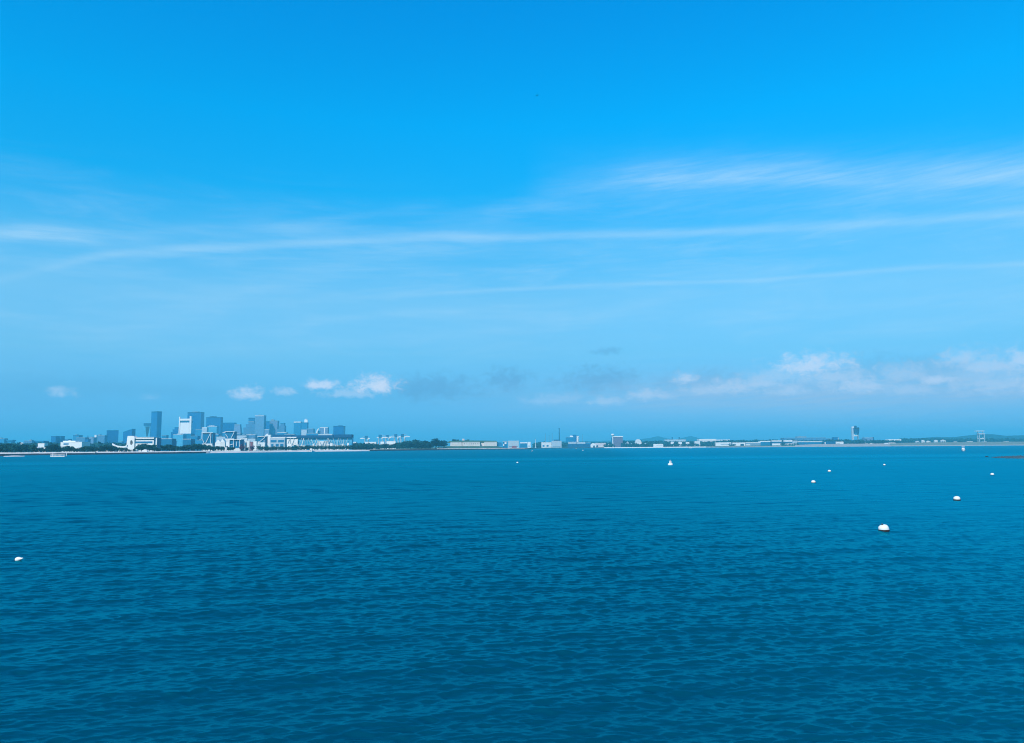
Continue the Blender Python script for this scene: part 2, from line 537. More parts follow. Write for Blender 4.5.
# ------------------------------------------------------------------ mesh building
class MB:
    def __init__(s):
        s.v, s.f = [], []

    def quad_box(s, c8):
        b = len(s.v)
        s.v += [tuple(p) for p in c8]
        for q in ((0, 3, 2, 1), (4, 5, 6, 7), (0, 1, 5, 4), (1, 2, 6, 5), (2, 3, 7, 6), (3, 0, 4, 7)):
            s.f.append(tuple(b + i for i in q))
        return s

    def box(s, x0, x1, y0, y1, z0, z1):
        return s.quad_box([(x0, y0, z0), (x1, y0, z0), (x1, y1, z0), (x0, y1, z0), (x0, y0, z1), (x1, y0, z1), (x1, y1, z1), (x0, y1, z1)])

    def frust(s, x0, x1, y0, y1, z0, X0, X1, Y0, Y1, z1):
        return s.quad_box([(x0, y0, z0), (x1, y0, z0), (x1, y1, z0), (x0, y1, z0), (X0, Y0, z1), (X1, Y0, z1), (X1, Y1, z1), (X0, Y1, z1)])

    def bar(s, p, q, w, h=None):
        h = h or w
        p, q = Vector(p), Vector(q)
        d = (q - p).normalized()
        up = Vector((0, 0, 1)) if abs(d.z) < .95 else Vector((0, 1, 0))
        a = d.cross(up).normalized() * (w / 2)
        b = a.cross(d).normalized() * (h / 2)
        return s.quad_box([p - a - b, p + a - b, p + a + b, p - a + b, q - a - b, q + a - b, q + a + b, q - a + b])

    def prism(s, prof, y0, y1):
        """profile in x,z extruded along y"""
        b = len(s.v)
        n = len(prof)
        s.v += [(x, y0, z) for x, z in prof] + [(x, y1, z) for x, z in prof]
        s.f.append(tuple(b + i for i in range(n)))
        s.f.append(tuple(b + n + i for i in reversed(range(n))))
        for i in range(n):
            j = (i + 1) % n
            s.f.append((b + i, b + n + i, b + n + j, b + j))
        return s

    def lathe(s, prof, n=20, c=(0, 0, 0)):
        b = len(s.v)
        for r, z in prof:
            for i in range(n):
                t = 2 * math.pi * i / n
                s.v.append((c[0] + r * math.cos(t), c[1] + r * math.sin(t), c[2] + z))
        for k_ in range(len(prof) - 1):
            for i in range(n):
                j = (i + 1) % n
                s.f.append((b + k_ * n + i, b + k_ * n + j, b + (k_ + 1) * n + j, b + (k_ + 1) * n + i))
        s.f.append(tuple(b + i for i in reversed(range(n))))
        s.f.append(tuple(b + (len(prof) - 1) * n + i for i in range(n)))
        return s

    def build(s, name, mat, parent=None, smooth=False):
        me = bpy.data.meshes.new(name)
        me.from_pydata(s.v, [], s.f)
        me.materials.append(mat)
        me.update()
        import bmesh
        bm = bmesh.new()
        bm.from_mesh(me)
        bmesh.ops.recalc_face_normals(bm, faces=bm.faces)
        bm.to_mesh(me)
        bm.free()
        if smooth:
            for p in me.polygons:
                p.use_smooth = True
            try:
                me.set_sharp_from_angle(angle=R(40))
            except Exception:
                pass
        o = bpy.data.objects.new(name, me)
        COL.objects.link(o)
        if parent:
            o.parent = parent
        return o


def tag(o, label=None, cat=None, group=None, kind=None):
    if label:
        o['label'] = label
    if cat:
        o['category'] = cat
    if group:
        o['group'] = group
    if kind:
        o['kind'] = kind
    return o


def empty(name, loc, label, cat, rz=0, group=None):
    o = bpy.data.objects.new(name, None)
    COL.objects.link(o)
    o.location = loc
    o.rotation_euler = (0, 0, rz)
    o.empty_display_size = .5
    return tag(o, label, cat, group)


def copy_tree(o, parent=None):
    c = o.copy()
    COL.objects.link(c)
    c.parent = parent
    for ch in list(o.children):
        copy_tree(ch, c)
    return c


# ------------------------------------------------------------------ land
SHORE_L = [(-330, 1050), (-60, 1170), (0, 1240), (60, 1290), (120, 1380), (180, 1490), (240, 1680), (300, 1950), (360, 2130), (420, 2430),
           (480, 2700), (526, 2800), (529.5, 2900), (531, 3300), (533, 4300)]
SHORE_R = [(533.5, 4400), (600, 4400), (640, 4300), (700, 4100), (800, 4000), (860, 3900), (900, 3900), (1024, 3850), (1500, 3800)]
SHORE = SHORE_L + SHORE_R
ZTOP = [(-400, 4), (370, 4), (395, 5), (415, 8), (432, 9), (447, 13.6), (497, 13.2), (506, 5), (529, 4), (535, 4), (600, 6), (700, 7), (790, 9),
        (815, 14), (880, 15), (905, 18), (960, 20), (1040, 20), (1500, 16)]


def interp(tab, x):
    xs = [a for a, b in tab]
    return float(np.interp(x, xs, [b for a, b in tab]))


def ground_z(px, Y):
    e = interp(SHORE, px)
    o = Y - e
    if o < 22:
        return max(.5, 3.6 * o / 22)
    run = interp([(0, 200), (432, 200), (446, 85), (498, 85), (506, 200)], px)
    return 3.6 + (interp(ZTOP, px) - 3.6) * min(1, max(0, (o - 22) / run))


def ribbon(name, pxs, offs, zf, mat, jit=0.0):
    """strip of land: pxs stations, offs distances inland, zf(px, i) heights"""
    v, f = [], []
    n = len(offs)
    for px in pxs:
        e = interp(SHORE, px)
        for i, o in enumerate(offs):
            Y = e + o + random.uniform(-jit, jit) * (1 if 0 < i < n - 1 or jit else 0)
            Y = min(Y, 15000)
            v.append((X_of(px, Y), Y, zf(px, i) + random.uniform(-jit, jit) * (.8 if 0 < i < n - 1 else .06)))
    for a in range(len(pxs) - 1):
        for i in range(n - 1):
            f.append((a * n + i, (a + 1) * n + i, (a + 1) * n + i + 1, a * n + i + 1))
    mb = MB()
    mb.v, mb.f = v, f
    o = mb.build(name, mat)
    for p in o.data.polygons:
        p.use_smooth = True
    return tag(o, kind='structure')


def frange(a, b, s):
    r = []
    while a < b:
        r.append(a)
        a += s
    return r + [b]


PX_ALL = frange(-330, 0, 15) + frange(2, 529, 3) + [529.5, 530, 531, 532, 533, 533.5] + frange(536, 1030, 4) + frange(1050, 1500, 30)
GOFF = [20, 45, 80, 107, 130, 222, 500, 1500, 4000, 16000]
ribbon('ground', PX_ALL, GOFF, lambda px, i: ground_z(px, interp(SHORE, px) + GOFF[i]), M['grass'])
# rock toe, then bright strip of sand or seawall
ribbon('rocky_shore', frange(-330, 205, 3), [-1, 2.5, 5.5], lambda px, i: (-.8, 2.0, 3.0)[i], M['riprap'], .5)
ribbon('sandy_strip', frange(-330, 209, 3), [5.2, 9, 14, 21], lambda px, i: (2.9, 4.2, 4.8, 3.9)[i], M['sand'], .3)
ribbon('beach', frange(206, 371, 2), [-1.5, 4, 12, 22], lambda px, i: (-.8, .8, 2.8, 3.9)[i], M['sand'], .8)
ribbon('rocky_shore', frange(370, 529, 2), [-1, 2.5, 5.5], lambda px, i: (-.8, 2.4, 4.0)[i], M['riprap'], .5)
ribbon('sandy_strip', frange(369, 437, 2), [5.2, 9, 14, 21], lambda px, i: (3.9, 4.4, 4.5, 3.8)[i], M['bank_sand'], .3)
ribbon('sandy_strip', frange(437, 528, 2), [5.2, 9, 14, 21], lambda px, i: (3.9, 5.2, 5.4, 4.0)[i], M['sand'], .3)
ribbon('seawall', frange(604, 706, 3), [-2, -1.6, 6, 21], lambda px, i: (-.8, 4.6, 4.8, 3.9)[i], M['seawall'])
ribbon('rocky_shore', frange(534, 604, 3), [-2, 4, 12, 21], lambda px, i: (-.8, 1.5, 2.8, 3.8)[i], M['riprap'])
ribbon('shingle_shore', frange(706, 890, 3), [-2, 2, 8, 21], lambda px, i: (-.8, .9, 3.0, 4.0)[i], M['bank_sand'], .2)
ribbon('shingle_bank', frange(795, 890, 3), [20.5, 60, 130, 215], lambda px, i: ground_z(px, interp(SHORE, px) + (20.5, 60, 130, 215)[i]) + .35, M['bank_sand'])
ribbon('shingle_shore', frange(890, 1030, 3), [-2, 2, 8, 21], lambda px, i: (-.8, .7, 2.6, 4.0)[i], M['bank_sand'], .2)
ribbon('dry_grass_bank', frange(890, 1030, 3), [20.5, 60, 130, 215], lambda px, i: ground_z(px, interp(SHORE, px) + (20.5, 60, 130, 215)[i]) + .35, M['drygrass'])

# gravel bar running in from the side of the view
mb = MB()
bar_c = [(992, 457.6, .15), (997, 458.0, .5), (1003, 458.2, .9), (1010, 458.4, 1.25), (1018, 458.5, 1.5), (1030, 458.6, 1.6), (1050, 458.6, 1.7), (1090, 458.8, 1.6)]
bp, bw, bh = [], [], []
for i in range(len(bar_c) - 1):
    for t in np.linspace(0, 1, 9)[:-1]:
        a, b = bar_c[i], bar_c[i + 1]
        q = on_water(a[0] + (b[0] - a[0]) * t, a[1] + (b[1] - a[1]) * t)
        bp.append(q)
        bh.append(a[2] + (b[2] - a[2]) * t)
for q, h in zip(bp, bh):
    h2 = h * random.uniform(.8, 1.15)
    for o, zz in ((0, -.4), (1.2, .25 * h2), (4, .7 * h2), (9, h2), (17, .75 * h2), (26, -.4)):
        mb.v.append((q.x * (1 + o / q.y) + random.uniform(-.3, .3), q.y + o + random.uniform(-.4, .4), zz + random.uniform(-.06, .06)))
for i in range(len(bp) - 1):
    for j in range(5):
        mb.f.append((i * 6 + j, (i + 1) * 6 + j, (i + 1) * 6 + j + 1, i * 6 + j + 1))
tag(mb.build('gravel_bar', M['barrock'], smooth=True), kind='structure')

# far hills
for pts, Y in ((((560, 441.5), (600, 441), (636, 440), (650, 438), (658, 436.4), (668, 438.6), (676, 439.8), (684, 437.6), (691, 436), (699, 438.2), (710, 440), (760, 440.2),
                 (800, 440), (850, 439.8), (880, 440.5)), 11500),
               (((880, 441), (903, 440.6), (915, 439.2), (930, 437.8), (936, 437.0), (946, 437.3), (960, 437.2), (970, 436.2), (978, 434.6), (994, 434.4), (1003, 436.2),
                 (1018, 435.6), (1040, 435), (1100, 434), (1300, 437)), 7200)):
    mb = MB()
    xs = np.arange(pts[0][0], pts[-1][0], 1.5)
    for px in xs:
        py = np.interp(px, [p[0] for p in pts], [p[1] for p in pts]) + random.uniform(-.12, .12)
        h = z_of(px, py, Y)
        for o, t in ((-900, -.2), (-500, .35), (-200, .8), (0, 1.0), (300, .85), (1200, .0)):
            yy_ = Y + o
            mb.v.append((X_of(px, Y) * 1.0, yy_, h * t + (2 if t > 0 else 0)))
    n = 6
    for i in range(len(xs) - 1):
        for j in range(n - 1):
            mb.f.append((i * n + j, (i + 1) * n + j, (i + 1) * n + j + 1, i * n + j + 1))
    tag(mb.build('hills', M['hillm'], smooth=True), kind='structure')


# ------------------------------------------------------------------ trees
def leaf_cloud(mb, c, r, n, size, rnd):
    for _ in range(n):
        while True:
            d = Vector((rnd.gauss(0, 1), rnd.gauss(0, 1), rnd.gauss(0, 1)))
            if d.length > .01:
                break
        d.normalize()
        q = Vector(c) + Vector((d.x * r[0], d.y * r[1], d.z * r[2])) * rnd.uniform(.6, 1.05)
        nrm = (d + Vector((rnd.uniform(-.8, .8), rnd.uniform(-.8, .8), rnd.uniform(-.4, .9)))).normalized()
        a = nrm.orthogonal().normalized()
        a = Matrix.Rotation(rnd.uniform(0, 6.28), 3, nrm) @ a
        b = nrm.cross(a)
        s_ = size * rnd.uniform(.6, 1.3)
        k0 = len(mb.v)
        mb.v += [tuple(q - a * s_ * .5 - b * s_ * .3), tuple(q + a * s_ * .5 - b * s_ * .3), tuple(q + a * s_ * .35 + b * s_ * .4), tuple(q - a * s_ * .35 + b * s_ * .4)]
        mb.f.append((k0, k0 + 1, k0 + 2, k0 + 3))


def flat_build(mb, name, mat, parent=None):
    me = bpy.data.meshes.new(name)
    me.from_pydata(mb.v, [], mb.f)
    me.materials.append(mat)
    o = bpy.data.objects.new(name, me)
    COL.objects.link(o)
    if parent:
        o.parent = parent
    return o


def make_tree(seed, mat, label, cat, name='broadleaf_tree', H=12.0, wide=1.0, low=.2):
    rnd = random.Random(seed)
    root = empty(name, (0, 0, -50), label, cat)
    cr_ = MB()
    limbs = []
    for i in range(rnd.randint(6, 8)):
        t = rnd.uniform(0, 6.28)
        rr = rnd.uniform(.3, 1) * 3.0 * wide
        zc = H * rnd.uniform(low + .2, .84)
        c = (math.cos(t) * rr, math.sin(t) * rr, zc)
        s_ = rnd.uniform(1.7, 2.7) * H / 12
        leaf_cloud(cr_, c, (s_ * 1.25 * wide, s_ * 1.25 * wide, s_), 62, 1.15 * H / 12, rnd)
        limbs.append(c)
    leaf_cloud(cr_, (0, 0, H * .55), (2.6 * wide, 2.6 * wide, H * .38), 150, 1.2 * H / 12, rnd)
    flat_build(cr_, 'crown', mat, root)
    tr = MB()
    tr.lathe([(.38, 0), (.28, H * .2), (.2, H * .45), (.08, H * .75)], 8)
    for c in limbs[:4]:
        tr.bar((0, 0, H * .28), c, .14)
    tr.build('trunk', M['bark'], root)
    return root


def place(root, first, px, Y, scale, sx=1.0, group=None, label=None, dz=0.0):
    o = root if first else copy_tree(root)
    o.location = (X_of(px, Y), Y, ground_z(px, Y) - .25 + dz)
    o.rotation_euler = (0, 0, random.uniform(0, 6.28))
    o.scale = (scale * sx, scale * sx, scale)
    if group:
        o['group'] = group
    if label:
        o['label'] = label
    return o


def grove(name, variants, spots, label, group):
    """spots: (px, inland offset, height)"""
    used = set()
    for i, (px, off, h) in enumerate(spots):
        k_ = random.randrange(len(variants))
        place(variants[k_], k_ not in used, px, interp(SHORE, px) + off, h / 12.0, random.uniform(.9, 1.25), group, label)
        used.add(k_)
    for k_, v in enumerate(variants):
        if k_ not in used:
            for c in list(v.children):
                bpy.data.objects.remove(c)
            bpy.data.objects.remove(v)


LEAFY = 'dark green leafy tree in the dense row behind the sandy shore road'
tv = [make_tree(20 + i, M['leaf'], LEAFY, 'tree', wide=1.15) for i in range(6)]
TREE_TOP = [(-40, 444), (0, 443.5), (20, 444), (32, 444.2), (36, 449), (40, 446.5), (43, 448.5), (52, 444), (57, 446), (61, 447.5), (64, 445.5), (72, 445.2), (75, 448.5), (79, 448),
            (83, 446), (90, 445.8), (95, 447), (99, 446), (105, 445), (112, 444.8), (118, 446.8), (123, 448), (127, 447), (131, 449.5), (136, 447), (139, 444.5), (146, 443.2),
            (152, 444.5), (156.5, 447), (158, 449.5), (162, 445), (168, 444), (175, 445.5), (183, 446), (190, 444.5), (198, 443.2), (206, 444.8), (212, 446), (224, 446.3), (234, 447)]
spots = []
px = -28.0
while px < 234:
    Y = interp(SHORE, px) + 34
    top = interp(TREE_TOP, px) + random.uniform(-.5, .5)
    h = z_of(px, top, Y) - ground_z(px, Y)
    if h > 3:
        spots.append((px, random.uniform(28, 55), h))
    px += random.uniform(2.0, 3.2)
grove('broadleaf_tree', tv, spots, LEAFY, 'trees along the near shore road')

SHR = 'low bushy tree in the green hedge line above the pale beach'
tv = [make_tree(40 + i, M['leaf'], SHR, 'tree', name='bushy_tree', wide=1.5, low=.05) for i in range(5)]
BUSH_TOP = [(258, 445.5), (268, 446), (285, 446.3), (300, 445.8), (312, 445), (330, 445.5), (345, 445), (355, 444.8), (366, 443.6), (372, 443.2), (380, 443.8), (392, 443.4), (398, 442.8)]
spots = []
px = 259.0
while px < 399:
    Y = interp(SHORE, px) + 34
    h = z_of(px, interp(BUSH_TOP, px) + random.uniform(-.4, .4), Y) - ground_z(px, Y)
    spots.append((px, random.uniform(26, 60), max(4, h)))
    px += random.uniform(2.2, 3.2)
grove('bushy_tree', tv, spots, SHR, 'hedge trees above the beach')

HILLT = 'green leafy tree on the wooded rise between the container cranes and the fort'
tv = [make_tree(60 + i, M['leaf'], HILLT, 'tree', wide=1.2, low=.1) for i in range(5)]
HT = [(398, 442.2), (404, 440.5), (408, 439.9), (412, 440.4), (418, 440.6), (424, 441.1), (430, 441.4)]
spots = []
px = 399.0
while px < 431:
    for off in (30, 75):
        Y = interp(SHORE, px) + off
        h = z_of(px, interp(HT, px) + random.uniform(-.3, .6) + (1.2 if off == 30 else 0), Y) - ground_z(px, Y)
        spots.append((px, off + random.uniform(-6, 10), max(5, h)))
    px += random.uniform(1.9, 2.6)
grove('broadleaf_tree', tv, spots, HILLT, 'trees on the wooded rise')

DK = 'big dark spreading tree on the grass just before the fort wall'
tv = [make_tree(80 + i, M['leafdark'], DK, 'tree', name='spreading_tree', wide=1.25, low=.12) for i in range(3)]
spots = []
for px, top in ((425.5, 440.6), (428, 441.5), (432, 440), (435.4, 438.2), (438.5, 440), (441.5, 439.8), (443.8, 440.2)):
    Y = interp(SHORE, px) + 60
    spots.append((px, 60 + random.uniform(-12, 12), z_of(px, top, Y) - ground_z(px, Y)))
grove('spreading_tree', tv, spots, DK, 'dark trees before the fort')

for px, top, name, mat, lab, Yo in ((241.5, 443.8, 'copper_beech', 'leafred', 'purple leaved tree beside the white framed shed above the beach', 34),
                                    (252.0, 445.3, 'copper_beech', 'leafred', 'dark purple tree between blue bushes at the start of the beach', 30),
                                    (247.5, 447.0, 'bushy_tree', 'leafdark', 'low dark bush between the two purple trees', 28),
                                    (455, 439.0, 'round_tree', 'leafdark', 'lone rounded dark tree standing up from the fort roof line', 320),
                                    (416.0, 438.6, 'round_tree', 'leafdark', 'dark rounded tree poking above the wooded rise', 120)):
    Y = interp(SHORE, px) + Yo
    t_ = make_tree(int(px * 10), M[mat], lab, 'tree', name=name, wide=1.15, low=.1)
    zt = z_of(px, top, Y)
    place(t_, True, px, Y, max(4, zt - ground_z(px, Y)) / 12, 1.0)

# woods far off that read as one mass
mb = MB()
rnd = random.Random(5)


def wood(p0, p1, Y, top, step):
    px = p0
    while px < p1:
        y_ = Y + rnd.uniform(-60, 60)
        h = max(4, z_of(px, top + rnd.uniform(-.5, .5), y_) - ground_z(px, y_))
        leaf_cloud(mb, (X_of(px, y_), y_, ground_z(px, y_) + h * .5), (h * .7, h * .7, h * .52), 40, h * .38, rnd)
        px += step


wood(536, 612, 4750, 442.4, 1.1)
wood(616, 660, 4700, 441.2, 1.0)
wood(655, 720, 4600, 441.5, 1.2)
wood(720, 830, 4700, 440.2, 1.5)
wood(605, 613, 4440, 443.9, 1.5)
wood(622.5, 653, 4440, 443.5, 1.3)
wood(664, 699, 4390, 443.7, 2.0)
wood(730, 735, 4300, 443.6, 1.5)
wood(782, 800, 4250, 443.4, 2.6)
wood(826, 872, 4500, 439.8, 1.3)
wood(874, 900, 4300, 440.3, 1.0)
wood(900, 1030, 5200, 438.6, 1.1)
wood(-30, 130, 2600, 443.2, 1.6)
wood(236, 372, 2600, 443.2, 1.6)
tag(flat_build(mb, 'woods', M['leaf']), 'far dark green woods standing low behind the harbour buildings', 'woods', kind='stuff')


# ------------------------------------------------------------------ buildings
def bldg(name, label, px0, px1, top, Y, wall, depth=None, rot=0.0, roof='grey', plant=None, bands=(), cat='building', group=None, over=.3, base_py=None,
         roof_t=None, shape=None, parapet=True):
    pc = (px0 + px1) / 2
    X0, X1 = X_of(px0, Y), X_of(px1, Y)
    wd = X1 - X0
    a = R(rot)
    if depth is None:
        depth = wd * .8
    if rot:
        depth = min(depth, wd * .7 / max(.2, abs(math.sin(a)) + .01)) if abs(math.sin(a)) * depth > wd * .6 else depth
        wd = max(wd * .3, (wd - depth * abs(math.sin(a))) / math.cos(a))
    gz = (ground_z(pc, Y) if base_py is None else z_of(pc, base_py, Y)) - .5
    H = z_of(pc, top, Y) - gz
    root = empty(name, ((X0 + X1) / 2 * ((1 + depth / 2 / Y) if rot else 1), Y + depth / 2, gz), label, cat, a, group)
    w2, d2 = wd / 2, depth / 2
    rt = roof_t or max(.6, H * .03)
    wm_ = FAC.get(wall) or M[wall]
    rm = M[roof]
    if shape == 'gable':
        MB().box(-w2, w2, -d2, d2, 0, H * .68).build('wall', wm_, root)
        MB().prism([(-w2 - over, H * .68), (w2 + over, H * .68), (0, H)], -d2 - over, d2 + over).build('roof', rm, root)
    elif shape == 'arch':
        MB().box(-w2, w2, -d2, d2, 0, H * .45).build('wall', wm_, root)
        pr = [(math.cos(t) * (w2 + over), H * .45 + math.sin(t) * H * .55) for t in np.linspace(0, math.pi, 13)]
        MB().prism(pr, -d2 - over, d2 + over).build('roof', rm, root)
    elif shape == 'slant':      # roof rising to one side
        MB().prism([(-w2, 0), (w2, 0), (w2, H - rt), (-w2, H * .86 - rt)], -d2, d2).build('wall', wm_, root)
        MB().prism([(-w2 - over, H * .86 - rt + .02), (w2 + over, H - rt + .02), (w2 + over, H), (-w2 - over, H * .86)], -d2 - over, d2 + over).build('roof', rm, root)
    elif shape == 'wedge':      # tapers in towards the top
        MB().frust(-w2, w2, -d2, d2, 0, -w2 * .55, w2 * .45, -d2 * .5, d2 * .5, H - rt).build('wall', wm_, root)
        MB().box(-w2 * .57, w2 * .47, -d2 * .52, d2 * .52, H - rt, H).build('roof', rm, root)
    elif shape == 'steps':
        MB().box(-w2, w2, -d2, d2, 0, H * .78).box(-w2 * .6, w2, -d2 * .9, d2 * .9, H * .782, H * .9).box(-w2 * .2, w2 * .8, -d2 * .7, d2 * .7, H * .902, H - rt).build('wall', wm_, root)
        MB().box(-w2 * .2 - over, w2 * .8 + over, -d2 * .7 - over, d2 * .7 + over, H - rt, H).build('roof', rm, root)
    else:
        MB().box(-w2, w2, -d2, d2, 0, H - rt).build('wall', wm_, root)
        MB().box(-w2 - over, w2 + over, -d2 - over, d2 + over, H - rt, H).build('roof', rm, root)
    if plant:
        f0, f1, hh, pm = plant
        MB().box(-w2 + wd * f0, -w2 + wd * f1, -d2 * .55, d2 * .55, H + .02, H + hh).box(-w2 + wd * (f0 * .7 + f1 * .3), -w2 + wd * (f0 * .5 + f1 * .5), -d2 * .2, d2 * .2, H + hh + .01, H + hh * 1.35).build('roof_plant', M[pm], root)
    for f0, f1, g0, g1, bmn in bands:
        nm = 'window' if bmn in ('darkwin', 'teal', 'deepblue') else 'panel'
        MB().box(-w2 + wd * f0, -w2 + wd * f1, -d2 - .25, -d2 + .05, H * g0, H * g1).build(nm, M[bmn], root)
    return root


T = 5200
# ---- city beyond the wooded shore
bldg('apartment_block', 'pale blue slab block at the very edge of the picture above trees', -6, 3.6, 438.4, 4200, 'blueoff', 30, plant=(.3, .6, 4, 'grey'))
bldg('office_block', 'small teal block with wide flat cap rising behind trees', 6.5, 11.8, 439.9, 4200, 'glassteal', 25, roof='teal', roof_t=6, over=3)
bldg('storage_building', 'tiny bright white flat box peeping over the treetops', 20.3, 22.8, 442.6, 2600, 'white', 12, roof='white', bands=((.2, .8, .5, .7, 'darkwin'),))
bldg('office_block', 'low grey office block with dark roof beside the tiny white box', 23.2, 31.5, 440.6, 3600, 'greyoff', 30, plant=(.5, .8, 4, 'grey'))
bldg('warehouse', 'low dark blue roofed shed with pale front strip beside twin blue block', 34.5, 43, 440.8, 3400, 'bluemet_and_shade', 40, roof='bluemet_and_shade', bands=((.05, .95, .45, .6, 'white'),))
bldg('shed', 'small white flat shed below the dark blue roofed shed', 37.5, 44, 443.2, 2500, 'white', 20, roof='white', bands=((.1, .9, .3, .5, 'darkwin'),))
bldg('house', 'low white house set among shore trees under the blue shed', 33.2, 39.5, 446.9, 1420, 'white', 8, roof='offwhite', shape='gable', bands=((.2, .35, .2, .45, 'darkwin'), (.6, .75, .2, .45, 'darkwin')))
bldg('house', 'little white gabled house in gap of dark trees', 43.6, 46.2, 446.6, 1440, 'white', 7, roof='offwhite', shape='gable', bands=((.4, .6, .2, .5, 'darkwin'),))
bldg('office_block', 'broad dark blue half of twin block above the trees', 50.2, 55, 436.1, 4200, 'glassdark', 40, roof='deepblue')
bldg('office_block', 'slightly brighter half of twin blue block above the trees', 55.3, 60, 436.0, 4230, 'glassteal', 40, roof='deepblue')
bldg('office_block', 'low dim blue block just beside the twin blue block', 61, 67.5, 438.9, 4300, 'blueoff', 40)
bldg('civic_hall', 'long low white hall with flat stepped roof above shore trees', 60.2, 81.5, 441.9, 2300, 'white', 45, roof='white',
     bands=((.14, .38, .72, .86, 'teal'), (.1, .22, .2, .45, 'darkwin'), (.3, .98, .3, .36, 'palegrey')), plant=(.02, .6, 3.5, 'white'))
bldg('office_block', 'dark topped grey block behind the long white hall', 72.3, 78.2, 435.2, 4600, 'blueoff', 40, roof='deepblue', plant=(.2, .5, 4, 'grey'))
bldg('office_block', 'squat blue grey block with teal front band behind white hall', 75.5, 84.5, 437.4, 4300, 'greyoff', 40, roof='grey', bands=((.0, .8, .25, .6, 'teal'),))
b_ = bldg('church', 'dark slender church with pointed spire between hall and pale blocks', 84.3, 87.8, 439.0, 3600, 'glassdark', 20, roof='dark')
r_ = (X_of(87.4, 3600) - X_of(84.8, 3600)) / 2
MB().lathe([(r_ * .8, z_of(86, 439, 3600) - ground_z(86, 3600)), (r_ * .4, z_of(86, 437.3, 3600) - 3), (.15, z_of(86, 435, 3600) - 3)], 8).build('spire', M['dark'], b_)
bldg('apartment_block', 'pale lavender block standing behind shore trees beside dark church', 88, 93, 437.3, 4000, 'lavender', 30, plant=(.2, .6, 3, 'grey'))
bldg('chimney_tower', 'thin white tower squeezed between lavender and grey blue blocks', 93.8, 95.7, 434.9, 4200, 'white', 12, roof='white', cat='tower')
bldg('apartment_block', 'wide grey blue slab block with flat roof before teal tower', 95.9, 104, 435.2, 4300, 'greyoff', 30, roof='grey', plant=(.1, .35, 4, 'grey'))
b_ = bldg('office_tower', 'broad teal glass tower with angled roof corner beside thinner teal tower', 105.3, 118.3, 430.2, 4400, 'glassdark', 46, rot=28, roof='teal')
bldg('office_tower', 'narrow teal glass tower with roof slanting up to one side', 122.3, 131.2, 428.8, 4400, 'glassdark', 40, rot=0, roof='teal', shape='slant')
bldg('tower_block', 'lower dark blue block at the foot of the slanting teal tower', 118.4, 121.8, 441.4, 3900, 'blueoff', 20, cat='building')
# museum by the water
Ym = 1640
root = empty('museum', (X_of(142, Ym), Ym, ground_z(142, Ym) - .5), 'white museum with tall holed tower block and long striped hall', 'museum')
sx = lambda p: X_of(p, Ym) - X_of(142, Ym)
sz = lambda y, p=142: z_of(p, y, Ym) - (ground_z(142, Ym) - .5)
x0, x1 = sx(128.2), sx(135.6)
# tower front with an oval opening, as a ring of quads
mb = MB()
zc, zr, xc, xr = sz(442.6), (sz(440.0) - sz(445.0)) / 2, sx(132.6), (sx(134.0) - sx(131.2)) / 2
outer, inner = [], []
N = 24
for i in range(N):
    t = 2 * math.pi * i / N
    c_, s_ = math.cos(t), math.sin(t)
    kx_ = min(((x1 - xc) if c_ > 0 else (xc - x0)) / max(1e-6, abs(c_)), ((sz(435.9) - zc) if s_ > 0 else (zc - 0)) / max(1e-6, abs(s_)))
    outer.append((xc + c_ * kx_, zc + s_ * kx_))
    inner.append((xc + c_ * xr, zc + s_ * zr))
for yv in (-7, 7):
    mb.v += [(a, yv, b) for a, b in outer] + [(a, yv, b) for a, b in inner]
for i in range(N):
    j = (i + 1) % N
    mb.f.append((i, j, N + j, N + i))
    mb.f.append((2 * N + i, 3 * N + i, 3 * N + j, 2 * N + j))
    mb.f.append((i, 2 * N + i, 2 * N + j, j))
    mb.f.append((N + i, N + j, 3 * N + j, 3 * N + i))
mb.build('tower', M['white'], root)
MB().box(xc - xr * 1.3, xc + xr * 1.3, 2, 6.5, zc - zr * 1.2, zc + zr * 1.2).build('window', M['darkwin'], root)
MB().prism([(sx(127.3), 0), (sx(128.1), 0), (sx(128.1), sz(440)), (sx(127.6), sz(441))], -5, 6).build('buttress', M['white'], root)
MB().box(sx(135.7), sx(154.3), -4, 22, 0, sz(437.6)).build('hall', M['white'], root)
MB().box(sx(135.8), sx(154.5), -4.6, -4.05, sz(440.0), sz(438.9)).build('window', M['darkwin'], root)
MB().box(sx(136.3), sx(153), -4.5, -4.05, sz(443.2), sz(441.4)).build('window', M['teal'], root)
MB().box(sx(135.6), sx(154.6), -5, 22.4, sz(437.55), sz(437.1)).build('roof', M['white'], root)
MB().box(sx(154.6), sx(157.6), -2, 16, 0, sz(438.2)).build('annex', M['bluemet_and_shade'], root)
MB().box(sx(156.2), sx(157.4), -4, -2.1, 0, sz(438)).build('pylon', M['offwhite'], root)
Yr = 1600
root = empty('curved_wall', (X_of(120, Yr), Yr, ground_z(120, Yr) - .5), 'low white wall sweeping down beside the museum tower', 'wall')
pts_ = [(112.3, 443.4), (113.8, 444.2), (116, 445.4), (119, 446), (122, 446.2), (125, 446.0), (127.2, 445)]
mb = MB()
for (a, b), (c, d) in zip(pts_[:-1], pts_[1:]):
    gz_ = ground_z(120, Yr) - .5
    mb.prism([(X_of(a, Yr) - X_of(120, Yr), z_of(a, b + 1.6, Yr) - gz_), (X_of(c, Yr) - X_of(120, Yr), z_of(c, d + 1.6, Yr) - gz_),
              (X_of(c, Yr) - X_of(120, Yr), z_of(c, d, Yr) - gz_), (X_of(a, Yr) - X_of(120, Yr), z_of(a, b, Yr) - gz_)], -2, 2)
mb.build('wall_face', M['white'], root)
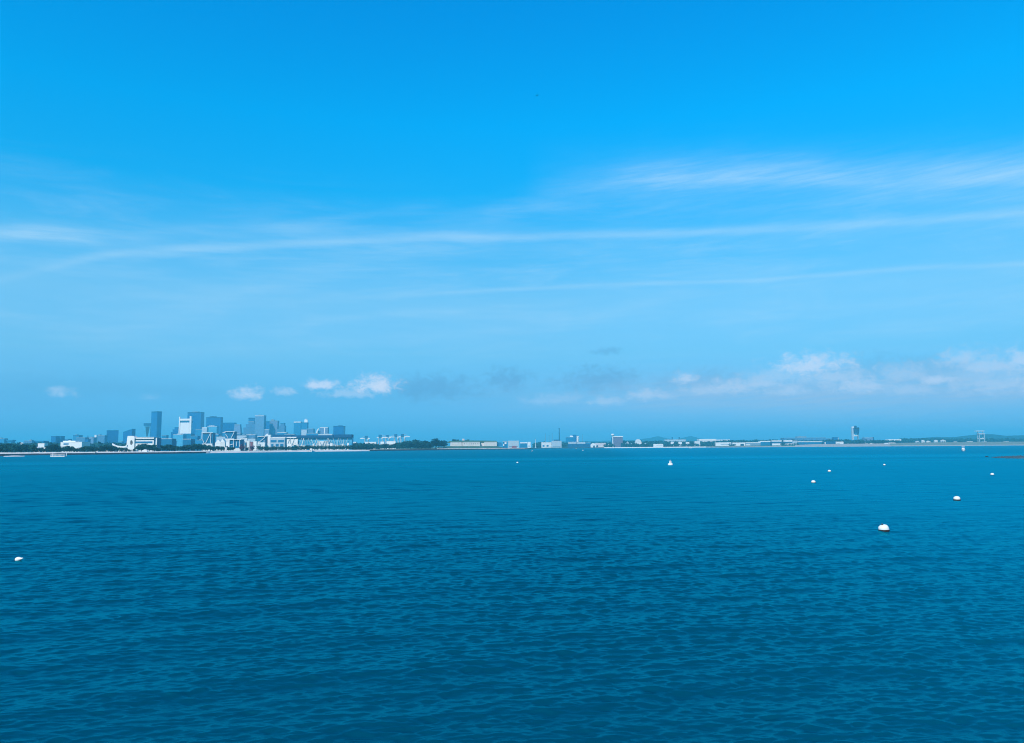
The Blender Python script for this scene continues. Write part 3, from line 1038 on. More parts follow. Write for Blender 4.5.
MB().box(X_of(112.6, Yr) - X_of(120, Yr), X_of(127, Yr) - X_of(120, Yr), -1.6, 1.6, 0, z_of(120, 447.4, Yr) - ground_z(120, Yr) + .5).build('wall_base', M['palegrey'], root)
bldg('terrace_wall', 'long low white terrace below the museum tower', 127.4, 136.6, 449.2, 1440, 'white', 6, roof='white', cat='wall', bands=((.05, .95, .1, .35, 'palegrey'),))
bldg('pavilion', 'small white pavilion between dark trees below the museum hall', 142.2, 147, 449.4, 1440, 'white', 6, roof='white', shape='gable')
for i, (a, b, lab) in enumerate(((96, 98, 'little white hut in a tree gap beside grey blue slab block'), (75.5, 80, 'white shelter between dark trees under the long white hall'),
                                 (91.8, 95, 'small white van shaped kiosk on the shore road under lavender block'))):
    bldg('shore_hut', lab, a, b, (447.2, 447.3, 452.3)[i], (1440, 1420, 1345)[i], 'white', 5, roof='offwhite', shape='gable' if i < 2 else None, cat='hut')
for i, (a, b) in enumerate(((105.3, 107.6), (109, 111.2), (114, 116), (118.2, 121), (123.4, 125.6))):
    bldg('shore_house', ('palest blue small house', 'dim blue white small house', 'narrow bright white small house', 'widest bright white small house', 'small white house with bluish side')[i]
         + ' under trees before the sweeping white wall', a, b, 449.6, 1420, ('offwhite', 'palegrey', 'white', 'white', 'offwhite')[i], 6, roof='palegrey', shape='gable', cat='house',
         group='small houses under the trees', bands=((.35, .65, .15, .4, 'darkwin'),))

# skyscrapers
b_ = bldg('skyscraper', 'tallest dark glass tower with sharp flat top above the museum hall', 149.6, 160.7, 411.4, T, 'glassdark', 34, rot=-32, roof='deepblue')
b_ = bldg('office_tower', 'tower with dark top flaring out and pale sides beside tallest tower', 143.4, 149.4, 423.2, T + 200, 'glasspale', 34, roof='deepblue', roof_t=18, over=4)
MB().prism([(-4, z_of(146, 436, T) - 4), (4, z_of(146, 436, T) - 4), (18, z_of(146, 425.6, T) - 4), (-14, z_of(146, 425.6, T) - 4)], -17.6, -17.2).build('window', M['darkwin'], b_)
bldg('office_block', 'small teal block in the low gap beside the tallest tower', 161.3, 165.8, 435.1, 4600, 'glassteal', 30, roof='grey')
bldg('warehouse', 'low dark blue building with white cornice beside museum hall', 158, 171.5, 438.6, 2300, 'bluemet_and_shade', 30, roof='offwhite', bands=((.05, .95, .3, .6, 'teal'),))
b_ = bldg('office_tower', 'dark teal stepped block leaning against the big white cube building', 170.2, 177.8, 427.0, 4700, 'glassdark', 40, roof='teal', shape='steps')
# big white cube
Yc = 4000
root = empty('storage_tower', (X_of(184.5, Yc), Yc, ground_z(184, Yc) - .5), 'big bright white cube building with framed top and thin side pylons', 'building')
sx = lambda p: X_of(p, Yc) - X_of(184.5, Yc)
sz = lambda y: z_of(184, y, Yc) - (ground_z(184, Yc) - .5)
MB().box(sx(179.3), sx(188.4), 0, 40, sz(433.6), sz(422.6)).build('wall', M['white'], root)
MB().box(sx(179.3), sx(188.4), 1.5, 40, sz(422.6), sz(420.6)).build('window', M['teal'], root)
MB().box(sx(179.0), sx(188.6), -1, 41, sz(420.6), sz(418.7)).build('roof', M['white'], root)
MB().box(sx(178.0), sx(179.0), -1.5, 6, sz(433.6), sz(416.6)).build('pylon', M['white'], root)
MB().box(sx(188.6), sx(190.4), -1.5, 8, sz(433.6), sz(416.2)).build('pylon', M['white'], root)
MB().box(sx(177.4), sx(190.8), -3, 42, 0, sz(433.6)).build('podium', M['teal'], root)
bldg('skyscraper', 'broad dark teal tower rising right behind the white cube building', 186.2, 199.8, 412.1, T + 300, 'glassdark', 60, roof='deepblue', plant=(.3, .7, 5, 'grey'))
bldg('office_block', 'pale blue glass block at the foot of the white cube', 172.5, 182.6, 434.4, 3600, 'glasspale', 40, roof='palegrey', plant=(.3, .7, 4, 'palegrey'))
bldg('office_block', 'dark blue block with little white cornice before the white cube', 182.4, 190.6, 438.9, 2400, 'bluemet_and_shade', 30, roof='offwhite', bands=((.1, .9, .2, .5, 'darkwin'),))
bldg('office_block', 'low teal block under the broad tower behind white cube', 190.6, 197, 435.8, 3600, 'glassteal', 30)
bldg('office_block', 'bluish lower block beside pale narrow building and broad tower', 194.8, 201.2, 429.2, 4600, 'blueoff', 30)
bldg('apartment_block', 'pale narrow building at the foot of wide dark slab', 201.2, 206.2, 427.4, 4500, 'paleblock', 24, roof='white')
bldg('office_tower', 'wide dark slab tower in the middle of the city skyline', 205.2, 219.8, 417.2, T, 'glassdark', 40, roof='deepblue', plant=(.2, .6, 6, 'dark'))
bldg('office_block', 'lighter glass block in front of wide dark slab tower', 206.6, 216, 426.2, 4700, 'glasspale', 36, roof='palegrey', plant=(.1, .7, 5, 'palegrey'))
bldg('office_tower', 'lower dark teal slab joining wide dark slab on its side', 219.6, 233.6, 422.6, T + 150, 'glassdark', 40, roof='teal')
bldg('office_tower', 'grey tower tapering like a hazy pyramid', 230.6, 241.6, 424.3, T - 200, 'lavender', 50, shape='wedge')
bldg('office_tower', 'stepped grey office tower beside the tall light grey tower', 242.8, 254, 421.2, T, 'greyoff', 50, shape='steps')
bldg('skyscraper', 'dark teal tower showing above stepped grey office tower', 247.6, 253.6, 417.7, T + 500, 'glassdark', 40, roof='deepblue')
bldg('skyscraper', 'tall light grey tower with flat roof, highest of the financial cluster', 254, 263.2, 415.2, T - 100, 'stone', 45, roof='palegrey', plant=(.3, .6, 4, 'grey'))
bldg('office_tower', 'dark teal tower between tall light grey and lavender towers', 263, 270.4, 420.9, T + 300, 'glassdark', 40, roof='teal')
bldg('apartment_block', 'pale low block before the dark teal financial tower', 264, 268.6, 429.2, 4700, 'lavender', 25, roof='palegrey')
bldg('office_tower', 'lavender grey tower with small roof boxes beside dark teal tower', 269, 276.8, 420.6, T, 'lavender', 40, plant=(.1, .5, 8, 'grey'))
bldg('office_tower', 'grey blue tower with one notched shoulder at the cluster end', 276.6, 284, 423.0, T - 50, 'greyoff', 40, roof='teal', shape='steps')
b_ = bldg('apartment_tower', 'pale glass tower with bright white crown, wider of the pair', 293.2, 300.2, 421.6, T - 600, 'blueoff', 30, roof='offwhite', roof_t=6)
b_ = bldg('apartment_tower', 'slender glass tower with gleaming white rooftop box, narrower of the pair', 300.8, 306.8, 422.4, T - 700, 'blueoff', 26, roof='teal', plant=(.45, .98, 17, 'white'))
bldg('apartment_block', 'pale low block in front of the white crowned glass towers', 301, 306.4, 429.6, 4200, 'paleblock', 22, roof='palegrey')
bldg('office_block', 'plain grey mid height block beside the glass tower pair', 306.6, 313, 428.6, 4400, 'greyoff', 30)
Yk = 4200
root = empty('sail_roof_building', (X_of(317.5, Yk), Yk, ground_z(317, Yk)), 'small building with curved white sail shaped fin among grey blocks', 'building')
g0 = ground_z(317, Yk)
pr = [(X_of(a, Yk) - X_of(317.5, Yk), z_of(317, b, Yk) - g0) for a, b in ((316.2, 435.5), (316.0, 432), (316.8, 429.8), (318.6, 428.2), (318.9, 428.8), (317.6, 430.4), (317.2, 432.6), (317.6, 435.5))]
MB().prism(pr, -4, 4).build('fin', M['white'], root)
MB().box(X_of(317.0, Yk) - X_of(317.5, Yk), X_of(319.2, Yk) - X_of(317.5, Yk), 4.2, 20, 0, z_of(317, 430.8, Yk) - g0).build('wall', FAC['blueoff'], root)
b_ = bldg('apartment_tower', 'lavender grey block with white vertical stripe near dark blue cube', 319.6, 327.4, 427.2, 4600, 'lavender', 30, roof='offwhite', bands=((.52, .66, .05, .97, 'white'),))
bldg('office_block', 'solid dark blue cube block standing alone at the skyline end', 333, 343.2, 425.9, 4600, 'glassdark', 50, roof='deepblue', plant=(.4, .8, 3, 'deepblue'))
bldg('office_block', 'teal block with sloping side at the end of long blue shed', 345.6, 351.6, 434.9, 3300, 'glassdark', 30, roof='teal', shape='slant')
bldg('warehouse', 'low white warehouse between teal block and container cranes', 350, 356, 441.9, 2700, 'white', 20, roof='white', bands=((.1, .9, .2, .5, 'palegrey'),))
bldg('warehouse', 'low white warehouse beneath the outermost container crane', 365, 376, 441.9, 3000, 'white', 20, roof='white', bands=((.1, .9, .2, .5, 'palegrey'),))
bldg('warehouse', 'short white shed below two container cranes', 380.5, 384, 441.6, 3000, 'white', 18, roof='white', bands=((.1, .9, .2, .5, 'palegrey'),))
bldg('warehouse', 'longest white shed behind green trees at the crane yard', 386.5, 395.5, 441.1, 3000, 'white', 22, roof='white', bands=((.1, .9, .2, .5, 'palegrey'),))

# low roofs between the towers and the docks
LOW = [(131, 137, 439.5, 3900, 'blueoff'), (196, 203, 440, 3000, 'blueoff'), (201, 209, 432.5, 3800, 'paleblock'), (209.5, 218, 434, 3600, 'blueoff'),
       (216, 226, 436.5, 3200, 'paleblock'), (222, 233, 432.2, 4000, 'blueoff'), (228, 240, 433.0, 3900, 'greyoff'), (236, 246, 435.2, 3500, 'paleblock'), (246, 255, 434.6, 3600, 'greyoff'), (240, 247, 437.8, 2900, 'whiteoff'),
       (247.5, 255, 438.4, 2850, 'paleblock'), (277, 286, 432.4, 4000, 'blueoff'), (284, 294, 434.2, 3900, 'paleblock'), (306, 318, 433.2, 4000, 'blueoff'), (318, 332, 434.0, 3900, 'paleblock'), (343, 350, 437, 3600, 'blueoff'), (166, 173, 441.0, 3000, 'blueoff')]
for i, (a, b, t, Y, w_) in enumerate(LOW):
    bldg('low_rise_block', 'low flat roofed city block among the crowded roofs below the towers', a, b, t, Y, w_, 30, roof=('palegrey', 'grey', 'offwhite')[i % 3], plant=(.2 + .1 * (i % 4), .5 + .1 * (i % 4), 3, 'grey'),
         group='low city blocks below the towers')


# ---- white framed dock structures
def braced_shed(px0, px1, top, bot, Y, label, braces, back='bluemet_and_shade', name='loading_shed'):
    pc = (px0 + px1) / 2
    gz_ = ground_z(pc, Y) - .5
    root = empty(name, (X_of(pc, Y), Y, gz_), label, 'shed')
    sx = lambda p: X_of(p, Y) - X_of(pc, Y)
    sz = lambda y: z_of(pc, y, Y) - gz_
    t_ = .45 * Y / F
    MB().box(sx(px0), sx(px1), 2, 22, 0, sz(top) - t_).build('wall', M[back], root)
    MB().box(sx(px0) - 1, sx(px1) + 1, -t_, 23, sz(top) - t_, sz(top)).build('roof', M['white'], root)
    for i, (a, b, c, d) in enumerate(braces):
        MB().bar((sx(a), -t_ * .5 - .02 * i, sz(b)), (sx(c), -t_ * .5 - .02 * i, sz(d)), t_ * .9, t_ * .9).build('brace', M['white'], root)
    MB().box(sx(px0), sx(px1), -t_ * .4, 1.9, 0, sz(bot)).build('base', M['offwhite'], root)
    return root


braced_shed(201.8, 212.2, 432.6, 443.6, 2300, 'dark blue shed with white roof edge and one long white diagonal brace', ((202.4, 439.5, 204.4, 444), (205.3, 443.6, 209.8, 433.6), (210.5, 433, 210.5, 443.6)))
braced_shed(224.6, 233.8, 431.4, 438.6, 2300, 'smaller dark blue shed with leaning white brace at one end', ((230.6, 438.6, 233.6, 432.4), (225.2, 434, 227.5, 437.5)))
braced_shed(228.6, 240.5, 439.4, 448.2, 1760, 'low white framed boathouse with dark bays right on the shore', ((229.2, 440, 229.2, 448.6), (233.6, 440, 233.6, 448.6), (229.2, 445, 233.8, 443.8), (236.6, 441.6, 236.6, 446), (239.6, 440, 239.6, 449)), back='bluemet_and_shade', name='boathouse')
bldg('pump_house', 'white boxy shed joining the framed boathouse', 225.8, 229, 441.6, 1800, 'white', 9, roof='white', bands=((.2, .6, .3, .55, 'darkwin'),))
bldg('mast_base', 'narrow pale hut standing at the water beside the boathouse', 224.9, 226.6, 447.2, 1660, 'offwhite', 3, roof='white', cat='hut')
bldg('storage_building', 'white flat roofed store below the long brace shed', 208, 212.6, 445.4, 1750, 'white', 10, roof='white', bands=((.2, .8, .2, .5, 'palegrey'),))
bldg('storage_building', 'pale sheds cluster block between the two dark blue sheds', 214.8, 221, 439.6, 2250, 'white', 15, roof='white', shape='gable', bands=((.2, .8, .2, .4, 'teal'),))
bldg('storage_building', 'pale steep roofed store next to the smaller blue shed', 219.8, 224.8, 438.6, 2200, 'offwhite', 15, roof='white', shape='gable')
braced_shed(257.5, 265.0, 436.2, 442.4, 2250, 'open white roofed shed with rising diagonal brace beside white cube hut', ((258, 441.2, 259.2, 444.5), (259.2, 442, 264.6, 437.4), (264, 440, 264, 446.4)), back='bluemet_and_shade')
bldg('pump_house', 'bright white cube hut raised on the dock roof line', 264.6, 270.2, 434.8, 2300, 'white', 15, roof='white', plant=(.2, .4, 3, 'white'))
bldg('dock_building', 'wide white two storey dock building with teal window row', 269.6, 284.6, 437.4, 2150, 'palegrey', 20, roof='white', bands=((.05, .45, .62, .8, 'teal'), (.55, .95, .62, .8, 'teal'), (.1, .25, .3, .5, 'bluemet_and_shade'), (.4, .6, .3, .5, 'bluemet_and_shade'), (.7, .92, .3, .5, 'bluemet_and_shade')))
CONT = [(240.5, 244, 441, 'white', 'bright white dock container beside boathouse'), (244.4, 246.8, 442.5, 'bluemet_and_shade', 'blue dock container beside bright white one'), (246, 249.4, 440.6, 'offwhite', 'dull white raised dock container behind the purple tree'),
        (250, 252.4, 441.8, 'purple', 'faded red dock container over the purple tree'), (253, 256.4, 441.2, 'white', 'white dock container between red container and open shed'), (256.6, 260, 444.4, 'palegrey', 'low grey container under the open shed'),
        (262.4, 264.8, 443, 'white', 'tall white tank house under the white cube hut'), (242, 245.6, 445.0, 'palegrey', 'grey container near the waterside purple tree')]
for a, b, t, c, lab in CONT:
    bldg('shipping_container', lab, a, b, t, 1990, c, 6, roof=c if c in M else 'grey', cat='container', bands=((.1, .16, .1, .9, 'steel'), (.84, .9, .1, .9, 'steel')), group='containers on the dock')

# long blue dock shed with white diagonal braces
Yd = 2400
pc = 317
gz_ = ground_z(pc, Yd) - .5
root = empty('dock_shed', (X_of(pc, Yd), Yd, gz_), 'very long blue roofed dock shed with white zigzag braces above the beach', 'shed')
sx = lambda p: X_of(p, Yd) - X_of(pc, Yd)
sz = lambda y, p=317: z_of(pc, y, Yd) - gz_
MB().box(sx(271), sx(351), 10, 34, 0, sz(437.6)).build('wall', FAC['glasspale'], root)
MB().prism([(4.0, sz(437.8)), (36, sz(437.8)), (36, sz(434.6)), (20, sz(434.0))], 0, 1).v
mbr = MB()
for a, b in ((271, 291), (291.3, 333), (333.3, 351)):
    mbr.box(sx(a), sx(b), 3, 36, sz(437.7), sz(434.3 if a < 290 else (435.2 if a < 330 else 434.6)))
mbr.build('roof', M['deepblue'], root)
MB().box(sx(272), sx(296), 2.0, 2.9, sz(437.8), sz(436.7)).build('fascia', M['white'], root)
rr_ = random.Random(3)
ZZ = []
p_ = 286.0
while p_ < 346:
    w_ = rr_.uniform(2.2, 3.6)
    top_ = rr_.uniform(438.0, 439.8)
    bot_ = rr_.uniform(444.2, 446.6)
    kind = rr_.random()
    if kind < .42:
        ZZ.append((p_, top_, p_ + w_, bot_))
    elif kind < .72:
        ZZ.append((p_ + w_, top_, p_ + .3, bot_))
    else:
        ZZ.append((p_ + w_ * .5, top_, p_ + w_ * .5, bot_))
    p_ += w_ * .82
for i, (a, b, c, d) in enumerate(ZZ):
    MB().bar((sx(a), 4 - .03 * i, sz(b)), (sx(c), 4 - .03 * i, sz(d)), rr_.uniform(.9, 1.9), 1.1).build('brace', M[rr_.choice(['offwhite', 'palegrey', 'white'])], root)
MB().box(sx(285.5), sx(297), 6, 9.5, sz(444.8), sz(438.6)).build('panel', M['white'], root)
MB().box(sx(317), sx(327), 6, 9.5, sz(445), sz(441)).build('panel', M['offwhite'], root)
MB().box(sx(298), sx(345), 6.5, 9.6, 0, sz(445.4)).build('base', M['offwhite'], root)
for a, b, t, Y, c, lab in ((287, 291.5, 443.5, 2020, 'white', 'white flat kiosk at the back of the beach below zigzag shed'), (310, 312, 448.4, 1985, 'white', 'small white beach hut before the hedge trees')):
    bldg('beach_hut', lab, a, b, t, Y, c, 5, roof='white', cat='hut', bands=((.3, .6, .1, .6, 'darkwin'),))
rr2 = random.Random(9)
p_ = 258.0
while p_ < 349:
    w_ = rr2.uniform(1.0, 2.4)
    bldg('dock_hut', 'small pale hut in the clutter along the front of the zigzag braced shed', p_, p_ + w_, rr2.uniform(442.5, 445.8), rr2.uniform(2180, 2330), rr2.choice(['white', 'offwhite', 'palegrey', 'bluemet_and_shade', 'white', 'teal']),
         rr2.uniform(4, 9), roof=rr2.choice(['white', 'offwhite', 'palegrey']), shape=rr2.choice([None, 'gable', None]), cat='hut', group='small huts along the dock')
    p_ += w_ + rr2.uniform(.6, 4.0)
# white pillar monument on the beach
Yp = 2125
o = empty('beach_monument', (X_of(345.6, Yp), Yp, 1.2), 'small white pointed marker standing on the beach below dark blue cube', 'monument')
MB().lathe([(2.2, 0), (2.2, 1.0), (1.3, 1.2), (1.0, 5.0), (.2, 8.2)], 10).build('pillar', M['white'], o)
MB().lathe([(2.9, -1.6), (2.7, 0)], 10).build('plinth', M['palegrey'], o)


# ---- container cranes
def crane(px, Y, top, w, label, boom=1, grp='container cranes behind the trees'):
    gz_ = ground_z(px, Y) - .5
    root = empty('container_crane', (X_of(px, Y), Y, gz_), label, 'crane', 0, grp)
    H = z_of(px, top, Y) - gz_
    W2 = w * Y / F / 2
    for sx_ in (-1, 1):
        for sy_ in (-1, 1):
            MB().bar((sx_ * W2, sy_ * 9, 0), (sx_ * W2 * .85, sy_ * 8, H * .8), 2.0).build('leg', M['steel'], root)
    MB().bar((-W2, -9.6, H * .35), (W2, -9.6, H * .35), 2.2).bar((-W2, 9.6, H * .35), (W2, 9.6, H * .35), 2.2).build('cross_beam', M['steel'], root)
    MB().bar((-W2 * 1.7 * boom, 0, H * .8), (W2 * 3.2 * boom, 0, H * .8), 3.0, 3.0).build('boom', M['white'], root)
    MB().bar((0, 0, H * .8 + 1.5), (W2 * .3 * boom, 0, H), 2.0).build('mast', M['steel'], root)
    MB().bar((W2 * .3 * boom, .3, H), (W2 * 2.8 * boom, .3, H * .82), 1.1).bar((W2 * .3 * boom, .3, H), (-W2 * 1.5 * boom, .3, H * .82), 1.1).build('stay', M['steel'], root)
    MB().box(-W2 * .9, W2 * .4, -5, 5, H * .8 + 1.6, H * .8 + 13).build('machinery_house', M['bluemet_and_shade'], root)
    MB().box(W2 * .5, W2 * .5 + 6, -3, 3, H * .8 - 8, H * .8 - 1.6).build('cab', M['white'], root)
    return root


crane(366.5, 3600, 435.8, 4.0, 'faint container crane farthest along the row from the fort', -1)
crane(380.5, 3500, 434.6, 4.4, 'container crane with blue machinery house above the short white shed', 1)
crane(387.5, 3650, 434.8, 4.0, 'container crane with pale boom between two darker cranes', -1)
crane(396.2, 3450, 434.0, 4.2, 'container crane with dark stepped house above the longest white shed', -1)
crane(402.8, 3400, 433.8, 4.4, 'container crane nearest the wooded rise with bright white boom', 1)

# ---- fort
Yf = 2860
pc = 474
gz_ = ground_z(pc, Yf) - .8
root = empty('stone_fort', (X_of(pc, Yf), Yf, gz_), 'long pale granite fort with grassed top on the point', 'fort')
sx = lambda p, Y=Yf: X_of(p, Y) - X_of(pc, Yf)
sz = lambda y: z_of(pc, y, Yf) - gz_
zt = sz(442.2)
for a, b, y_ in ((450.2, 461.8, 0), (463.0, 480.2, -4), (484.0, 497.0, 2)):
    MB().frust(sx(a), sx(b), y_, y_ + 60, 0, sx(a) + .8, sx(b) - .8, y_ + 1.2, y_ + 59, zt).build('wall', M['granite'], root)
    MB().box(sx(a) + .3, sx(b) - .3, y_ + .4, y_ + 59.5, zt, zt + 1.2).build('parapet', M['palegrey'], root)
MB().box(sx(461.8), sx(463.0), 5, 60, 0, zt - .6).build('wall', M['granite'], root)
MB().frust(sx(480.2), sx(484), 9, 60, 0, sx(480.2), sx(484), 14, 60, zt - .6).build('wall', M['granite'], root)
MB().prism([(sx(446), zt - 2), (sx(498), zt - 2), (sx(496), zt + 5.2), (sx(478), zt + 6.4), (sx(462), zt + 7), (sx(449), zt + 5)], 12, 58).build('grassed_top', M['grass'], root)
MB().frust(sx(497.2), sx(502), 14, 70, 0, sx(497.4), sx(501.2), 16, 68, zt - 1).build('shaded_side', M['bluemet_and_shade'], root)  # flank of the fort that lies in shade, painted dark blue instead of granite
mb = MB()
for px_ in np.arange(464.5, 480, 2.2):
    mb.box(sx(px_), sx(px_ + .35), -4.6, -3, zt * .55, zt * .75)
mb.build('gun_slit', M['dark'], root)
for px, top, lab in ((460.3, 440.3, 'smallest dark bush on the grassed fort top beside white post'), (468.6, 439.4, 'long low dark bush on the grassed fort top'), (473.6, 440.6, 'low dark shrub near the fort bastion end'), (466.6, 439.8, 'rounded dark bush next to the long low bush on the fort')):
    t_ = make_tree(int(px * 7), M['leafdark'], lab, 'bush', name='bush', wide=1.7, low=.0)
    zt2 = z_of(px, top, Yf + 25)
    zb = gz_ + zt + 4.6
    t_.location = (X_of(px, Yf + 25), Yf + 25, zb)
    sc_ = max(2.5, zt2 - zb) / 12
    t_.scale = (sc_ * 1.6, sc_, sc_)
bldg('fort_hut', 'small pale hut with pinkish wall on top of the fort', 462.2, 464.4, 438.8, Yf + 30, 'pink', 6, roof='white', base_py=441.4, cat='hut')
o = empty('white_marker', (X_of(441.6, 2590), 2590, ground_z(441.6, 2590) - .3), 'small white cone shaped tent on grass below dark spreading trees', 'tent')
MB().lathe([(4.0, 0), (3.6, 2.5), (.3, 6.5)], 8).build('canvas', M['white'], o)
MB().lathe([(.25, 6.4), (.15, 8.2)], 6).build('pole', M['steel'], o)
bldg('pier_building', 'white and blue stepped pier building just past the fort', 502.8, 507.4, 441.3, 3100, 'bluemet_and_shade', 20, roof='white', bands=((.4, .8, .6, .85, 'white'), (.1, .3, .3, .6, 'white')))
bldg('warehouse', 'large pale grey blue warehouse at the tip of the point', 508.2, 518.8, 440.8, 3350, 'palegrey', 30, roof='offwhite', bands=((.08, .92, .15, .3, 'grey'),))
bldg('warehouse', 'low white roofed shed beyond the dark rocks of the point', 520.2, 527.2, 442.2, 4700, 'bluemet_and_shade', 30, roof='white', roof_t=7)
bldg('warehouse', 'bright small white block between point shed and radio mast', 527.6, 530.6, 441.9, 4700, 'white', 20, roof='white', bands=((.2, .8, .2, .4, 'palegrey'),))
bldg('pier_shed', 'reddish low shed on the dark rocks of the point', 511.8, 516.6, 445.9, 2960, 'purple', 6, roof='dark', cat='shed')


# ---- masts and stacks
def mast(px, top, Y, r0, r1, label, name='radio_mast', cat='mast', mat='steel', ring=True, group=None):
    gz_ = ground_z(px, Y) - .5
    o = empty(name, (X_of(px, Y), Y, gz_), label, cat, 0, group)
    H = z_of(px, top, Y) - gz_
    MB().lathe([(r0, 0), ((r0 + r1) / 2, H * .5), (r1, H)], 10).build('shaft', M[mat], o, True)
    if ring:
        MB().lathe([(r1 * 1.5, H * .97), (r1 * 1.5, H)], 10).build('cap', M['dark'], o)
    MB().box(-r0 * 2.2, r0 * 2.2, -r0 * 2.2, r0 * 2.2, 0, 4).build('base', M['palegrey'], o)
    return o


mast(535.6, 438.6, 4600, 2.0, .8, 'short white mast above the point shed', mat='white')
mast(545.4, 433.6, 5200, 2.2, 1.2, 'faint thin stack farthest from the tall chimney', 'chimney', 'chimney', 'blueoff' if 'blueoff' in M else 'grey')
mast(549.2, 435.2, 5200, 2.0, 1.1, 'faint thin stack, shortest of the chimney row', 'chimney', 'chimney', 'grey')
mast(552.3, 433.4, 5200, 2.4, 1.2, 'thin grey stack next to the tall chimney', 'chimney', 'chimney', 'grey')
mast(559.4, 428.2, 5000, 4.2, 2.4, 'tall dark chimney standing over pale low sheds', 'chimney', 'chimney', 'dark')
mast(582.6, 434.4, 5200, 1.4, .6, 'hair thin mast beside the blue office pair', mat='grey')
bldg('warehouse', 'low white shed row at the water below faint stacks', 541.5, 551.6, 442.3, 4650, 'offwhite', 30, roof='white', bands=((.1, .3, .2, .5, 'teal'), (.5, .7, .2, .5, 'teal')))
bldg('power_station', 'pale boxy power station under the tall dark chimney', 551.8, 561.6, 440.9, 4600, 'palegrey', 40, roof='offwhite', bands=((.1, .9, .1, .2, 'grey'),))
bldg('power_station', 'dark flat roof block just behind the pale power station', 554, 560.4, 439.6, 4750, 'deepblue', 30, roof='deepblue')
bldg('office_block', 'hazy teal block, lower of the pair beside slender white tower', 566.2, 574.4, 436.9, 5000, 'glassteal', 40, roof='palegrey', plant=(.5, .85, 8, 'white'))
bldg('office_block', 'darker blue block, taller of the pair beside slender white tower', 573.0, 576.6, 434.8, 5100, 'glassdark', 30, roof='deepblue')
bldg('slender_tower', 'slender white tower clinging to the darker blue block', 576.8, 579, 435.6, 5100, 'white', 14, roof='dark', cat='tower', bands=((.6, .9, .05, .9, 'grey'),))
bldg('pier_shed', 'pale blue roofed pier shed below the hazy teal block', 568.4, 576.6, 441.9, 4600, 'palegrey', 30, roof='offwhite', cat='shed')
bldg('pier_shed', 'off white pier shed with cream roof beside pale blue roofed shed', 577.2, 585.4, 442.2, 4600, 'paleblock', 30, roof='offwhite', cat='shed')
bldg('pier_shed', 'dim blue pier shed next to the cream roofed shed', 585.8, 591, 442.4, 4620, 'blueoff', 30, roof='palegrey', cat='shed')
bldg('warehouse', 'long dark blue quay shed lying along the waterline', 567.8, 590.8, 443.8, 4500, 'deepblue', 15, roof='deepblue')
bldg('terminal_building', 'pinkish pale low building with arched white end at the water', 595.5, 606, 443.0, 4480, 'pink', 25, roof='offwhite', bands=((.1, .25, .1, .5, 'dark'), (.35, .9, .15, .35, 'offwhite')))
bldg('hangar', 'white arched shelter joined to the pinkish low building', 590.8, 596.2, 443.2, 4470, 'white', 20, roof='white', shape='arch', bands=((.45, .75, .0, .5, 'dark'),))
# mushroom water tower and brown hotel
Yw = 4500
gz_ = ground_z(613, Yw) - .5
o = empty('water_tower', (X_of(613.0, Yw), Yw, gz_), 'white mushroom topped water tower beside the brown hotel', 'water tower')
H = z_of(613, 433.8, Yw) - gz_
MB().lathe([(4.6, 0), (3.0, H * .2), (2.7, H * .82)], 14).build('stem', M['white'], o, True)
MB().lathe([(2.7, H * .82), (8.5, H * .87), (10.4, H * .92), (9.8, H * .97), (5, H)], 20).build('tank', M['white'], o, True)
bldg('hotel', 'brown purple hotel block with white roof band by the water tower', 613.9, 622.9, 436.1, 4620, 'brickf', 40, roof='white', roof_t=5.5, over=2)
bldg('hotel_annex', 'dark teal annex at the foot of the white water tower', 611.6, 613.4, 437.4, 4700, 'teal', 20)
for i, (a, b, t, lab, sh, c) in enumerate(((607.6, 610, 443.3, 'little white gabled house before the water tower', 'gable', 'white'), (626.2, 629.2, 440.9, 'pale cottage in trees beside the brown hotel', 'gable', 'offwhite'),
                                           (630, 633, 442.8, 'white cottage with pale roof halfway to the arched hangar', 'gable', 'offwhite'), (624.6, 627, 442.8, 'small dull cottage right by the brown hotel', 'gable', 'palegrey'),
                                           (643.2, 648, 442.6, 'pale low cottage past the arched hangar', 'gable', 'offwhite'))):
    bldg('cottage', lab, a, b, t + .5, 4480, 'palegrey' if c == 'offwhite' else 'offwhite', 12, roof='palegrey', shape=sh, cat='house', bands=((.35, .6, .1, .4, 'darkwin'),))
bldg('hangar', 'pale arched hangar with dark open mouth among trees', 635.6, 641.6, 439.2, 4560, 'palegrey', 30, roof='offwhite', shape='arch', bands=((.18, .82, .02, .62, 'deepblue'),))
bldg('hangar', 'low white annex in front of the pale arched hangar', 637, 641.4, 442.2, 4480, 'white', 14, roof='white', bands=((.2, .5, .1, .5, 'teal'),))
bldg('ferry_terminal', 'low white terminal with sloping end on the seawall', 653.6, 663.2, 443.9, 4330, 'white', 14, roof='offwhite', bands=((.3, .95, .35, .5, 'palegrey'),))
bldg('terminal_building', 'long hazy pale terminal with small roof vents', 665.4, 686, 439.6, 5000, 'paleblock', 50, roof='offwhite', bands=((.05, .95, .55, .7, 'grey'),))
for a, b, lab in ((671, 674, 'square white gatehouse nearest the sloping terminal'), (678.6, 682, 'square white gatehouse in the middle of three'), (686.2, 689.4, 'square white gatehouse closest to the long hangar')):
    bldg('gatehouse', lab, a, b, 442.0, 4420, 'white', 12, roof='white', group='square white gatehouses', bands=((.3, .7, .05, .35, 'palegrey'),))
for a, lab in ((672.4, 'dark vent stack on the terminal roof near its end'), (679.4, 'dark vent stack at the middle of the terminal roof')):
    mast(a, 437.2, 5020, 3.4, 3.0, lab, 'vent_stack', 'vent', 'dark', group='vents on the pale terminal')
